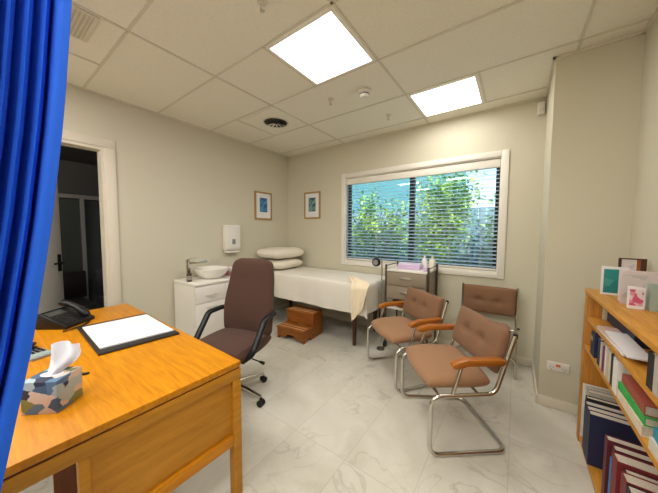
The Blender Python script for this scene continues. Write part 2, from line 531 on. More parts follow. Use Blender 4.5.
# window 1
w1 = bpy.data.objects.new('window_1', None); link(w1); w1['kind'] = 'structure'
bm = B()
for a in ((WX0-.062, WX0, WZ0-.062, WZ1+.062), (WX1, WX1+.062, WZ0-.062, WZ1+.062), (WX0, WX1, WZ1, WZ1+.062), (WX0, WX1, WZ0-.062, WZ0)):
    box(bm, a[0], a[1], YB-.018, YB-.0005, a[2], a[3], bev=.004)
obj('window_architrave', bm, M['white'], w1)
bm = B()
for a in ((WX0+.0005, WX0+.012, WZ0+.0005, WZ1-.0005), (WX1-.012, WX1-.0005, WZ0+.0005, WZ1-.0005), (WX0+.012, WX1-.012, WZ1-.012, WZ1-.0005), (WX0+.012, WX1-.012, WZ0+.0005, WZ0+.012)):
    box(bm, a[0], a[1], YB-.0005, YB+.12, a[2], a[3])
obj('window_reveal', bm, M['white'], w1)
bm = B()
gx0, gx1, gz0, gz1, gm = WX0+.012, WX1-.012, WZ0+.012, WZ1-.012, -1.125
for a in ((gx0, gx0+.04, gz0, gz1), (gx1-.04, gx1, gz0, gz1), (gx0, gx1, gz0, gz0+.045), (gx0, gx1, gz1-.045, gz1), (gm-.034, gm+.034, gz0, gz1)):
    box(bm, a[0], a[1], YB+.075, YB+.115, a[2], a[3])
obj('window_frame', bm, M['winframe'], w1)
bm = B(); box(bm, gx0+.04, gm-.034, YB+.092, YB+.097, gz0+.045, gz1-.045); obj('pane', bm, M['glass'], w1)
bm = B(); box(bm, gm+.034, gx1-.04, YB+.092, YB+.097, gz0+.045, gz1-.045); obj('pane', bm, M['glass'], w1)

# venetian blind hanging in the reveal
bl = thing('venetian_blind', 'pale horizontal venetian blind hanging open inside the window', 'blind', (0, YB+.035, 0))
bm = B(); box(bm, WX0+.016, WX1-.016, -.028, .028, 2.085, 2.172, bev=.003); obj('head_rail', bm, M['white'], bl)
bm = B()
ns = 25
for i in range(ns):
    z = 1.005 + (2.055-1.005)*i/(ns-1)
    # slightly crowned slat tilted a little towards the garden
    a = R(13)
    pr = []
    for k in range(5):
        u = -.025 + .05*k/4
        pr.append((u, .0035*(1-(u/.025)**2)))
    prof = [(u*math.cos(a)-h*math.sin(a), u*math.sin(a)+h*math.cos(a)+z) for u, h in pr] + [(u*math.cos(a)-(h-.0022)*math.sin(a), u*math.sin(a)+(h-.0022)*math.cos(a)+z) for u, h in pr[::-1]]
    prism(bm, prof, WX0+.018, WX1-.018, 'x')
obj('slats', bm, M['silver'], bl)
bm = B(); box(bm, WX0+.018, WX1-.018, -.026, .026, .962, .984, bev=.003); obj('bottom_rail', bm, M['white'], bl)
bm = B()
for x in (-1.95, -1.6, -1.0, -.65, -.32):
    bm = B()
    for y in (-.0275, .0275):
        tube(bm, [(x, y, .984), (x, y, 2.085)], .0012, 5)
    for i in range(ns):
        z = 1.001 + (2.055-1.005)*i/(ns-1)
        tube(bm, [(x, -.0275, z-.014), (x, .0275, z-.014+.002)], .0008, 4)
    obj('ladder_cord', bm, M['white'], bl)

# ------------------------------------------------------------ outside garden
bm = B(); box(bm, -9, 6, YB+.12, 14, -.35, -.25)
struct('ground_garden', bm, mat('garden_soil', (.10, .12, .06), .95, noise=.3, scale=8))
def fence():
    t = thing('garden_fence', 'pale blue grey boarded fence beyond the window and shrubs', 'fence', (0, 6.2, -.25))
    bm = B()
    x = -8.0
    while x < 4.8:
        box(bm, x, x+.142, 0, .02, .02, 2.15, bev=.003); x += .15
    obj('boards', bm, mat('fence_paint', (.20, .34, .44), .7, noise=.08, scale=10), t)
    bm = B()
    box(bm, -8, 4.8, .02, .06, .3, .39); box(bm, -8, 4.8, .02, .06, 1.75, 1.84)
    obj('rail', bm, M['hallframe'], t)
fence()
nb = thing('neighbour_house', 'blue green rendered house wall behind the garden fence', 'building', (0, 9.0, -.25))
bm = B(); box(bm, -12, -1.9, 0, 4, 0, 5.2); obj('wall', bm, mat('house_render', (.10, .30, .34), .8, noise=.06, scale=3), nb)
bm = B(); prism(bm, [(-.5, 5.2), (4.5, 5.2), (2, 6.6)], -12.3, -1.6, 'x'); obj('roof', bm, mat('house_roof', (.12, .13, .15), .7), nb)

def leafy(name, label, c, size, n, cols, seed, leaf=(.10, .045), nbr=7):
    rr = random.Random(seed)
    t = thing(name, label, 'shrub', (c[0], c[1], -.25), 0, 'shrubs outside the window')
    mt = patch_mat(name+'_leaf', cols, 3.0, .5)
    bm = B(); bb = B()
    tips = []
    for k in range(nbr):
        a = 2*PI*k/nbr + rr.uniform(-.3, .3)
        top = Vector((math.cos(a)*size[0]*rr.uniform(.3, .85), math.sin(a)*size[1]*rr.uniform(.3, .85), size[2]*rr.uniform(.65, 1.0)))
        mid = Vector((top.x*.35, top.y*.35, top.z*.5))
        pts = [Vector((rr.uniform(-.03, .03), rr.uniform(-.03, .03), 0)), mid, top]
        tube(bb, [pts[0].lerp(mid, q/3) for q in range(3)] + [mid.lerp(top, q/3) for q in range(4)], [.022, .02, .018, .015, .012, .009, .005], 6)
        for q in range(6):
            tips.append(mid.lerp(top, q/5)); tips.append(mid.lerp(top, .4+.6*q/5)); tips.append(pts[0].lerp(mid, .5+.5*q/5))
    for i in range(n):
        p = rr.choice(tips) + Vector((rr.gauss(0, .13), max(-.26, min(.26, rr.gauss(0, .11))), rr.gauss(0, .14)))
        if p.z < .05: p.z = .05 + rr.random()*.2
        d = Vector((rr.gauss(0, 1), rr.gauss(0, 1), rr.gauss(.1, .6))).normalized()
        s = d.cross(Vector((rr.gauss(0, .5), rr.gauss(0, .5), 1))).normalized()
        L = leaf[0]*rr.uniform(.6, 1.3); W = leaf[1]*rr.uniform(.6, 1.3)
        nn = d.cross(s)
        q = [p, p+d*L*.4+s*W/2+nn*.006, p+d*L, p+d*L*.4-s*W/2+nn*.006]
        bm.faces.new([bm.verts.new(v) for v in q])
    obj('branches', bb, M['darkwood'], t)
    obj('foliage', bm, mt, t, 180)
G1 = [(.16, .38, .05), (.30, .54, .06), (.44, .68, .10), (.20, .42, .07)]
G2 = [(.08, .26, .20), (.16, .38, .28), (.28, .50, .36), (.12, .32, .28)]
G3 = [(.13, .32, .08), (.26, .50, .08), (.44, .64, .10), (.15, .34, .14)]
leafy('garden_shrub', 'bright yellow green shrub seen through the left half of the blind', (-2.35, 4.85), (.80, .3, 2.35), 6500, G1, 3, (.095, .05))
leafy('garden_shrub', 'tall loose green shrub seen behind the window mullion', (-1.25, 5.55), (.72, .3, 2.6), 6500, G1, 5, (.095, .05))
leafy('garden_shrub', 'green shrub seen through the right half of the blind', (.12, 4.9), (.55, .3, 2.35), 4200, G3, 8, (.095, .048))
leafy('garden_shrub', 'low dark bluish shrub at the lower left of the window', (-2.05, 4.05), (.6, .16, 1.55), 3000, G2, 11, (.16, .035))
leafy('garden_shrub', 'low dark bluish shrub at the lower right of the window', (-.35, 4.05), (.6, .16, 1.55), 3000, G2, 12, (.16, .035))
leafy('garden_shrub', 'far green shrub at the left edge of the window view', (-4.2, 5.2), (.5, .3, 1.9), 1500, G2, 14, (.14, .06))

# ----------------------------------------------------------- ceiling fittings
pm = emit('panel_light', (1.0, .965, .91), PANEL)
def panel(x0, y0, label, power=1.0):
    t = thing('ceiling_light', label, 'ceiling light', (x0, y0, ZC-.002), 0, 'square ceiling light panels')
    bm = B()
    for a in ((.015, .595, .015, .035), (.015, .595, .575, .595), (.015, .035, .035, .575), (.575, .595, .035, .575)):
        box(bm, a[0], a[1], a[2], a[3], -.002, 0)
    obj('frame', bm, M['white'], t)
    bm = B(); box(bm, .035, .575, .035, .575, -.0035, 0); obj('diffuser', bm, pm, t)
    al = bpy.data.lights.new('panel_lamp', 'AREA'); al.shape = 'SQUARE'; al.size = .54; al.energy = LAMP*power; al.spread = R(180); al.color = (1.0, .965, .91)
    ao = link(bpy.data.objects.new('panel_lamp', al)); ao.location = (x0+.305, y0+.305, ZC-.012)
panel(-1.52, 1.275, 'square white ceiling light panel nearer the camera, in the middle of the ceiling', .85)
panel(-.91, 2.505, 'square white ceiling light panel nearer the window wall and the column', .42)
panel(-1.52, -.565, 'added unseen fill light panel behind the camera towards the door side')  # from here on, unseen panels added behind the camera to even out the light
panel(-.30, -.565, 'added unseen fill light panel above and behind the camera by the right wall')
panel(-2.74, -1.785, 'added unseen fill light panel in the far corner behind the camera by the door wall')
panel(-2.74, -.565, 'added unseen fill light panel behind the camera above the open door')
panel(-.91, -1.785, 'added unseen fill light panel along the wall behind the camera')

# round swirl diffuser
t = thing('air_diffuser', 'round black swirl air vent set in a ceiling tile near the left wall', 'ceiling vent', (-2.40, 2.20, ZC))
bm = B(); box(bm, -.275, .275, -.275, .275, -.004, .0); obj('face_plate', bm, M['ceil'], t)
bm = B(); lathe(bm, [(.155, -.0045), (.155, -.010), (.146, -.014), (.138, -.010), (.138, -.0045)], 32); obj('outer_ring', bm, M['tee'], t)
bm = B(); lathe(bm, [(.137, -.0045), (.137, -.0075)], 32); obj('dark_core', bm, M['black'], t)
for k in range(14):
    a = 2*PI*k/14
    bm = B()
    box(bm, .03, .128, -.005, .018, -.012, -.010, rot=Matrix.Rotation(a, 3, 'Z') @ Matrix.Rotation(R(20), 3, 'X'), piv=(0, 0, -.011))
    obj('vane', bm, M['trimw'] if k in (3, 4, 5, 6, 7) else M['black'], t)
bm = B(); lathe(bm, [(.0, -.018), (.026, -.016), (.03, -.0075)], 16); obj('hub', bm, M['black'], t)

# return grille top left
t = thing('return_air_grille', 'pale square return air grille in the ceiling beside the curtain', 'ceiling vent', (-2.31, .27, ZC-.0005))
bm = B()
for a in ((-.17, .17, -.25, -.225), (-.17, .17, .225, .25), (-.17, -.15, -.225, .225), (.15, .17, -.225, .225)):
    box(bm, *a, -.008, 0, bev=.001)
obj('frame', bm, M['tee'], t)
bm = B(); box(bm, -.15, .15, -.225, .225, -.003, 0); obj('backing', bm, mat('grille_back', (.55, .51, .40), .7), t)
bm = B()
for k in range(22):
    y = -.215 + k*.0205
    box(bm, -.15, .15, y-.004, y+.004, -.008, -.003)
obj('louvres', bm, M['tee'], t)

t = thing('smoke_detector', 'small white smoke detector on the ceiling between the two light panels', 'smoke detector', (-1.205, 2.215, ZC-.001))
bm = B(); lathe(bm, [(.068, 0), (.068, -.014), (.056, -.022), (.0, -.022)], 24); obj('base', bm, M['white'], t)
bm = B(); lathe(bm, [(.046, -.0225), (.046, -.040), (.036, -.055), (.0, -.055)], 24); obj('cover', bm, M['white'], t)
bm = B(); lathe(bm, [(.0465, -.026), (.0465, -.034)], 24); obj('sensor_slot', bm, M['black'], t)

def sprinkler(x, y, label):
    t = thing('fire_sprinkler', label, 'sprinkler', (x, y, ZC-.001), 0, 'fire sprinklers in the ceiling')
    bm = B(); lathe(bm, [(.03, 0), (.028, -.006), (.012, -.008), (.010, -.02), (.0, -.02)], 16); obj('escutcheon', bm, M['trimw'], t)
    bm = B()
    for s in (-1, 1):
        tube(bm, [(s*.006, 0, -.02), (s*.012, 0, -.032), (s*.003, 0, -.046)], .0025, 6)
    lathe(bm, [(.004, -.045), (.015, -.048), (.015, -.050), (0, -.050)], 14)
    obj('deflector', bm, M['steel'], t)
sprinkler(-1.55, 2.15, 'small sprinkler head between the round vent and the smoke detector')
sprinkler(-1.22, 2.81, 'small sprinkler head in the tile left of the far light panel')
sprinkler(-1.23, 1.03, 'small sprinkler head at the top edge, just before the near light panel')

t = thing('motion_sensor', 'small white motion sensor high in the corner beside the column', 'sensor', (.150, YB-.022, 2.59))
bm = B(); box(bm, -.028, .028, -.03, .020, -.055, .055, bev=.008); obj('body', bm, M['white'], t)
bm = B(); box(bm, -.02, .02, -.034, -.0302, -.04, .0, bev=.001); obj('lens', bm, M['trimw'], t)

# ---------------------------------------------------------------- wall things
def picture(name, loc, rz, label, cols):
    # local : x along wall, -y out of wall
    W, Hh = .34, .44
    t = thing(name, label, 'picture', loc, rz, 'small gilt framed pictures')
    bm = B()
    for a in ((-W/2, W/2, Hh/2-.025, Hh/2), (-W/2, W/2, -Hh/2, -Hh/2+.025), (-W/2, -W/2+.025, -Hh/2+.025, Hh/2-.025), (W/2-.025, W/2, -Hh/2+.025, Hh/2-.025)):
        box(bm, a[0], a[1], -.025, -.002, a[2], a[3], bev=.004)
    obj('frame', bm, M['gilt'], t)
    bm = B(); box(bm, -W/2+.02, W/2-.02, -.014, -.003, -Hh/2+.02, Hh/2-.02); obj('mat_board', bm, M['paper'], t)
    bm = B(); box(bm, -.075, .075, -.0165, -.0142, -.10, .125); obj('artwork', bm, patch_mat(name+'_art', cols, 22, .6), t)
M['gilt'] = wood('gilt_frame', (.32, .18, .05), (.50, .30, .09), (6, 6, 6), 6, .4)
picture('framed_picture', (XL, 2.755, 1.79), R(90), 'gilt framed blue picture on the left wall beside the corner', [(.02, .09, .32), (.03, .14, .42), (.04, .20, .45), (.10, .28, .36), (.02, .06, .24)])
picture('framed_picture', (-2.755, YB, 1.815), 0, 'gilt framed blue green picture on the window wall', [(.03, .08, .20), (.05, .18, .26), (.12, .28, .24), (.22, .34, .26), (.03, .05, .14)])

t = thing('soap_dispenser', 'white wall dispenser with a grey window fixed on the left wall above the basin', 'dispenser', (XL+.002, 2.145, 1.29))
bm = B(); prism(bm, [(0, -.18), (.075, -.18), (.10, -.14), (.105, .15), (.095, .18), (0, .18)], -.112, .112, 'y', bev=.012); obj('body', bm, M['white'], t)
bm = B(); box(bm, .104, .107, -.025, .025, -.09, -.02, bev=.001); obj('window', bm, M['grey'], t)
bm = B(); box(bm, .02, .095, -.10, .10, -.21, -.185, bev=.006); obj('lower_lip', bm, M['white'], t)

t = thing('power_outlet', 'white double power outlet with orange switch low on the column', 'power outlet', (.304, YP-.001, .338))
bm = B(); box(bm, -.066, .066, -.010, 0, -.036, .036, bev=.004); obj('plate', bm, M['white'], t)
bm = B(); box(bm, -.014, .014, -.016, -.0105, .002, .022, bev=.003); obj('switch', bm, M['redbtn'], t)
for s in (-1, 1):
    bm = B(); box(bm, s*.040-.007, s*.040+.007, -.014, -.0105, .012, .026, bev=.002); obj('switch', bm, M['white'], t)
    bm = B()
    for dx, dz, a in ((-.009, -.008, 25), (.009, -.008, -25), (0, -.024, 0)):
        box(bm, s*.038+dx-.0015, s*.038+dx+.0015, -.0112, -.0102, dz-.005, dz+.005, rot=Matrix.Rotation(R(a), 3, 'Y'))
    obj('socket', bm, M['black'], t)

# -------------------------------------------------------------------- curtain
def curtain():
    t = thing('privacy_curtain', 'bright blue pleated curtain hanging at the left edge of the picture', 'curtain', (0, 0, 0))
    bm = B()
    pts_z = [(.35, -.10), (.907, .008), (1.161, .057), (1.387, .092), (1.627, .121), (1.884, .144), (2.66, .19)]
    def ye(z):
        for (z0, y0), (z1, y1) in zip(pts_z, pts_z[1:]):
            if z <= z1: return y0 + (y1-y0)*(z-z0)/(z1-z0)
        return pts_z[-1][1]
    rr = random.Random(4)
    # fold outline : (distance back from the leading edge, x offset)
    out = [(.0, .030), (.002, .046), (.018, .044), (.019, .03), (.020, -.03), (.025, -.038)]
    d = .025
    for k in range(34):
        p = .0235 + rr.uniform(-.004, .006)
        a = .034 + rr.uniform(-.014, .006)
        out += [(d+p*.10, -.02), (d+p*.18, a*.6), (d+p*.34, a), (d+p*.48, a*.5), (d+p*.56, -.02), (d+p, -.038)]
        d += p
    n = len(out)
    def f(u, v):
        z = .35 + v*(2.655-.35)
        q = u*(n-1); i = min(int(q), n-2); s = q-i
        s = s*s*(3-2*s)*.5 + s*.5
        dd = out[i][0]*(1-s)+out[i+1][0]*s; xx = out[i][1]*(1-s)+out[i+1][1]*s
        fl = 1 - .35*v + .05*math.sin(3*v+9*u)
        return (-.80 + xx*fl + .010*math.sin(2.2*z+dd*5), ye(z)-dd, z)
    grid(bm, (n-1)*2, 26, f, .0015)
    cm = mat('blue_curtain_cloth', (.004, .105, .70), .8, bump=.15, scale=300)
    obj('cloth', bm, cm, t, 80)
    bm = B(); box(bm, -.812, -.788, YF, .26, 2.668, ZC-.0025, bev=.003); obj('track', bm, M['white'], t)
    bm = B()
    y = .17
    while y > -.62:
        tube(bm, [(-.80, y, 2.640), (-.80, y, 2.667)], .004, 6); y -= .02
    obj('glide_hooks', bm, M['white'], t)
curtain()

# ----------------------------------------------------------------------- desk
def desk():
    A, Bq, C, D = (-1.123, .778), (-2.862, .792), (-2.875, -.06), (-1.132, -.07)
    t = thing('office_desk', 'orange veneered wooden desk with a panelled end, in front of the brown office chair', 'desk', (0, 0, 0))
    def inset(e, q=0):
        return [(A[0]-e, A[1]-e), (Bq[0]+e, Bq[1]-e), (C[0]+e, C[1]+e), (D[0]-e, D[1]+e)]
    bm = B(); prism(bm, inset(0), .690, .720, 'z', bev=.004); obj('desktop', bm, M['desk'], t)
    bm = B(); prism(bm, inset(.006), .683, .690, 'z'); obj('shadow_gap_strip', bm, mat('red_brown_strip', (.16, .035, .012), .6), t)
    # end frame lies along A-D
    ax, ay = A; ux, uy = D[0]-ax, D[1]-ay
    L = math.hypot(ux, uy); ang = math.atan2(uy, ux)
    e = link(bpy.data.objects.new('end_frame', None), t)
    e.location = (A[0], A[1], 0); e.rotation_euler = (0, 0, ang)     # local x towards the camera, y + = to the outside(right)
    # outside of desk is local +y
    bm = B(); box(bm, 0, L, -.045, 0, .630, .683, bev=.003); obj('end_rail', bm, M['desk_end'], e)
    bm = B(); box(bm, 0, .045, -.045, 0, 0, .630, bev=.003); obj('leg', bm, M['desk_end'], e)
    bm = B(); box(bm, L-.045, L, -.045, 0, 0, .630, bev=.003); obj('leg', bm, M['desk_end'], e)
    bm = B(); box(bm, .045, .582, -.040, -.020, .30, .630); obj('end_panel', bm, M['desk_end'], e)
    bm = B(); box(bm, .045, .582, -.045, -.002, .290, .345, bev=.004); obj('foot_rail', bm, M['desk'], e)
    bm = B(); box(bm, .582, .612, -.045, -.004, .02, .630, bev=.003); obj('panel_edge', bm, M['desk_end'], e)
    # far side : modesty rail, legs at the left end, inner pedestal
    bm = B(); prism(bm, [(-1.18, .70), (-2.80, .71), (-2.80, .69), (-1.18, .68)], .62, .683, 'z'); obj('back_rail', bm, M['desk_end'], t)
    for x, y in ((-2.825, .75), (-2.83, .0)):
        bm = B(); box(bm, x-.022, x+.022, y-.022, y+.022, 0, .683, bev=.003); obj('leg', bm, M['desk_end'], t)
    bm = B(); box(bm, -2.85, -2.46, .03, .66, .20, .675); obj('pedestal', bm, M['desk_dark'], t)
    for k in range(3):
        bm = B(); box(bm, -2.85, -2.47, .6605, .675, .215+k*.155, .36+k*.155, bev=.003); d = obj('drawer', bm, M['desk_end'], t)
        bm = B(); box(bm, -2.72, -2.60, .6755, .690, .28+k*.155, .295+k*.155, bev=.003); obj('handle', bm, M['black'], d)
    bm = B(); box(bm, -1.56, -1.54, .15, .62, .02, .675); obj('inner_panel', bm, M['desk_dark'], t)
desk()
TZ = .7205
# blotter with paper
t = thing('desk_blotter', 'black desk blotter holding a white paper pad on the orange desk', 'desk pad', (0, 0, TZ))
bm = B(); prism(bm, [(-2.37, .378), (-1.765, .357), (-1.728, .748), (-2.335, .772)], 0, .012, 'z', bev=.003); obj('backing', bm, M['blackmat'], t)
bm = B(); prism(bm, [(-2.315, .395), (-1.825, .378), (-1.785, .738), (-2.29, .755)], .0125, .020, 'z'); obj('paper_pad', bm, M['paper'], t)
bm = B(); prism(bm, [(-2.36, .386), (-2.325, .386), (-2.302, .762), (-2.329, .765)], .0125, .017, 'z'); obj('side_strip', bm, M['blackmat'], t)

# tissue box
def tissue():
    a = math.atan2(.09, .081)
    t = thing('tissue_box', 'patterned cube tissue box in pale peach, blue and navy on the desk', 'tissue box', (-1.405, .150, TZ), R(42))
    m = patch_mat('painted_tissue_box', [(.66, .54, .45), (.10, .20, .32), (.66, .55, .46), (.02, .03, .07), (.22, .24, .08), (.40, .50, .52), (.06, .12, .22)], 20, .6, (1, 1, 1.4), 1.2)
    bm = B(); box(bm, -.060, .060, -.055, .055, 0, .120, bev=.003); obj('box', bm, m, t)
    bm = B(); lathe(bm, [(.038, .1205), (.038, .1212), (0, .1212)], 20, sy=.55); obj('opening', bm, M['paper'], t)
    bm = B()
    def f(u, v):
        h = v
        wd = .018 + .038*math.sin(min(1, h*1.15)*PI*.62)
        x = (2*u-1)*wd
        y = .016*math.sin(u*7+h*3)*(1-.3*h) + .010*math.sin(u*13+1)*h
        return (x + .012*math.sin(h*3), y + .05*h, (.1205 + .088*h + .014*math.sin(u*PI)*h - .006*math.cos(u*9)*h))
    grid(bm, 24, 16, f, .0012)
    obj('tissue', bm, M['paper'], t, 80)
tissue()
# telephone
def phone():
    t = thing('desk_telephone', 'black office telephone on the desk beside the curtain', 'telephone', (-2.57, .35, TZ), R(-52))
    t.scale = (1, 1, .86)
    sl_ = math.atan(.559)
    def zz(y): return .125-.559*(y+.06)
    rot = Matrix.Rotation(-sl_, 3, 'X')
    bm = B(); prism(bm, [(-.09, 0), (.115, 0), (.115, .027), (-.06, .125), (-.09, .112)], -.11, .11, 'x', bev=.006); obj('body', bm, M['black'], t)
    bm = B(); y = -.022; box(bm, -.02, .095, y-.024, y+.024, zz(y)-.001, zz(y)+.003, bev=.001, rot=rot); obj('display', bm, mat('phone_display', (.06, .065, .06), .3), t)
    for i in range(4):
        for j in range(3):
            y = .022 + i*.021
            bm = B(); box(bm, .0+j*.03, .022+j*.03, y-.007, y+.007, zz(y)-.002, zz(y)+.004, bev=.0015, rot=rot); obj('key', bm, M['blackmat'], t)
    bm = B()
    pts = [(-.068, y, zz(y)+o) for y, o in ((-.085, .012), (-.068, .028), (-.03, .042), (.03, .042), (.075, .028), (.098, .014))]
    tube(bm, pts, [.020, .027, .019, .019, .027, .020], 12, sx=1.1); obj('handset', bm, M['black'], t)
    bm = B()
    cp = []
    for k in range(120):
        q = k/119
        cp.append((-.04 + .20*q + .006*math.cos(k*1.2), .135 + .03*math.sin(q*3), .0085 + .006*math.sin(k*1.2)))
    tube(bm, cp, .0022, 5); obj('cord', bm, M['black'], t)
phone()
bm = B(); box(bm, -.05, .05, -.022, .022, 0, .03, bev=.006)
st = thing('stapler', 'small black stapler on the desk between the curtain and the calculator', 'stapler', (-2.19, .115, TZ), R(60))
bm.free(); bm = B(); box(bm, -.07, .07, -.018, .018, 0, .012, bev=.004); obj('base', bm, M['black'], st)
bm = B(); prism(bm, [(-.07, .0125), (.065, .018), (.068, .034), (-.05, .052), (-.07, .045)], -.016, .016, 'y', bev=.004); obj('arm', bm, M['black'], st)
t = thing('calculator', 'pale grey green calculator lying on the desk behind the tissue box', 'calculator', (-2.04, .165, TZ), R(15))
bm = B(); box(bm, -.075, .075, -.045, .045, 0, .014, bev=.004); obj('case', bm, mat('calculator_grey', (.30, .31, .30), .5), t)
bm = B(); box(bm, .02, .065, -.038, .038, .0142, .016); obj('display', bm, mat('calculator_lcd', (.35, .45, .40), .25), t)
bm = B()
for i in range(4):
    for j in range(4): box(bm, -.066+i*.02, -.052+i*.02, -.036+j*.019, -.022+j*.019, .0142, .018, bev=.002)
obj('keys', bm, M['black'], t)
t = thing('ballpoint_pen', 'dark ballpoint pen lying behind the tissue box', 'pen', (-1.61, .225, TZ+.005), R(62))
bm = B(); lathe(bm, [(0, -.07), (.002, -.068), (.0045, -.055), (.0048, .06), (.0035, .068), (0, .068)], 10, axis='x'); obj('barrel', bm, M['black'], t)
bm = B(); box(bm, .025, .066, -.0012, .0012, .0049, .0075); obj('clip', bm, M['steel'], t)

# --------------------------------------------------------------- office chair
def office_chair():
    t = thing('office_chair', 'high backed dark brown office chair on castors behind the desk', 'chair', (-1.872, 1.222, 0), R(16))
    # local -y is forward
    bm = B(); pillow_shape(bm, .52, .50, .11, (0, -.01, .455), .30, 22, .35); obj('seat', bm, M['officefab'], t)
    bm = B(); box(bm, -.19, .19, -.17, .17, .375, .402, bev=.01); obj('seat_pan', bm, M['black'], t)
    # backrest : rounded tapering slab
    bm = B()
    def wd(v): return (.238 + .012*math.sin(v*PI)) * (1.04 - .17*max(0, v-.35)/.65)
    n, mm = 28, 30
    def bf(u, v, s):
        a = 2*u-1
        vv = v
        w_ = wd(vv)
        # round the corners
        e = 1.0
        if vv > .88: e = math.sqrt(max(0, 1-((vv-.88)/.12)**2.2))*.35 + .65 if vv < 1 else .65
        if vv < .06: e = .90 + .10*vv/.06
        x = a*w_*e
        h = (max(0, 1-abs(a)**4))**.35 * (max(0, 1-abs(2*vv-1)**8))**.4
        lum = .018*math.sin(min(1, vv*1.4)*PI)
        y = .215 + .10*vv - lum + .025*a*a*-1 + (-s)*(.012 + .040*h)
        return Vector((x, y, .465 + .665*vv))
    F = [[bm.verts.new(bf(i/n, j/mm, 1)) for j in range(mm+1)] for i in range(n+1)]
    K = [[bm.verts.new(bf(i/n, j/mm, -1)) for j in range(mm+1)] for i in range(n+1)]
    for i in range(n):
        for j in range(mm):
            bm.faces.new((F[i][j], F[i+1][j], F[i+1][j+1], F[i][j+1])); bm.faces.new((K[i][j], K[i][j+1], K[i+1][j+1], K[i+1][j]))
    for j in range(mm):
        bm.faces.new((F[0][j], F[0][j+1], K[0][j+1], K[0][j])); bm.faces.new((F[n][j], K[n][j], K[n][j+1], F[n][j+1]))
    for i in range(n):
        bm.faces.new((F[i][0], K[i][0], K[i+1][0], F[i+1][0])); bm.faces.new((F[i][mm], F[i+1][mm], K[i+1][mm], K[i][mm]))
    obj('backrest', bm, M['officefab'], t, 60)
    bm = B(); box(bm, -.03, .03, .05, .275, .385, .40, bev=.004); box(bm, -.03, .03, .262, .277, .39, .62, bev=.004); obj('back_bracket', bm, M['black'], t)
    for s in (-1, 1):
        bm = B()
        pts = fillet([(s*.235, .24, .665), (s*.275, .20, .680), (s*.288, .04, .675), (s*.285, -.12, .465), (s*.20, -.13, .400)], .06, 7)
        tube(bm, pts, .020, 12, sx=1.35, up=(0, 0, 1)); obj('armrest', bm, M['black'], t)
    bm = B(); lathe(bm, [(.028, .10), (.028, .25), (.018, .25), (.018, .375), (0, .375)], 16); obj('gas_column', bm, M['black'], t)
    bm = B(); tube(bm, [(.15, -.03, .385), (.30, -.05, .375)], .005, 8); tube(bm, [(.30, -.05, .375), (.34, -.055, .372)], [.009, .013], 10); obj('lever', bm, M['black'], t)
    for k in range(5):
        a = R(-16 + 11 + 72*k)
        d = Vector((math.cos(a), math.sin(a), 0))
        bm = B(); tube(bm, [d*.02+Vector((0, 0, .105)), d*.15+Vector((0, 0, .095)), d*.29+Vector((0, 0, .070))], [.026, .022, .017], 10, sx=.9); lg = obj('base_leg', bm, M['chrome'], t)
        bm = B()
        c = d*.29; s = Vector((-d.y, d.x, 0))
        for q in (-1, 1):
            p = c + s*q*.014
            tube(bm, [p - s*.009 + Vector((0, 0, .026)), p + s*.009 + Vector((0, 0, .026))], .026, 16)
        tube(bm, [c+Vector((0, 0, .03)), c+Vector((0, 0, .066))], .009, 8)
        obj('castor', bm, M['black'], lg)
office_chair()

# ------------------------------------------------------------ visitor chairs
def tufted(bm, W, Hh, T, btn, n=30, m=20, dep=.018):
    """upright pad in the local xz plane, front towards -y, two dimples"""
    def f(u, v, s):
        a, b = 2*u-1, 2*v-1
        h = (max(0, 1-abs(a)**5)*max(0, 1-abs(b)**4))**.45
        d = 0
        if s > 0:
            for bx, bz in btn:
                r2 = ((a-bx)*W/2)**2 + ((b-bz)*Hh/2)**2
                d += dep*math.exp(-r2/.0011) + .004*math.exp(-((b-bz)*Hh/2)**2/.0003)*math.exp(-((a-bx)*W/2)**2/.02)
        y = -s*(.012 + (T/2-.012)*h - d)
        k = 1 - .03*(abs(a)**6*abs(b)**6)
        return Vector((a*W/2*k, y, b*Hh/2*k))
    F = [[bm.verts.new(f(i/n, j/m, 1)) for j in range(m+1)] for i in range(n+1)]
    K = [[bm.verts.new(f(i/n, j/m, -1)) for j in range(m+1)] for i in range(n+1)]
    for i in range(n):
        for j in range(m):
            bm.faces.new((F[i][j], F[i+1][j], F[i+1][j+1], F[i][j+1])); bm.faces.new((K[i][j], K[i][j+1], K[i+1][j+1], K[i+1][j]))
    for j in range(m):
        bm.faces.new((F[0][j], F[0][j+1], K[0][j+1], K[0][j])); bm.faces.new((F[n][j], K[n][j], K[n][j+1], F[n][j+1]))
    for i in range(n):
        bm.faces.new((F[i][0], K[i][0], K[i+1][0], F[i+1][0])); bm.faces.new((F[i][m], F[i+1][m], K[i+1][m], K[i][m]))

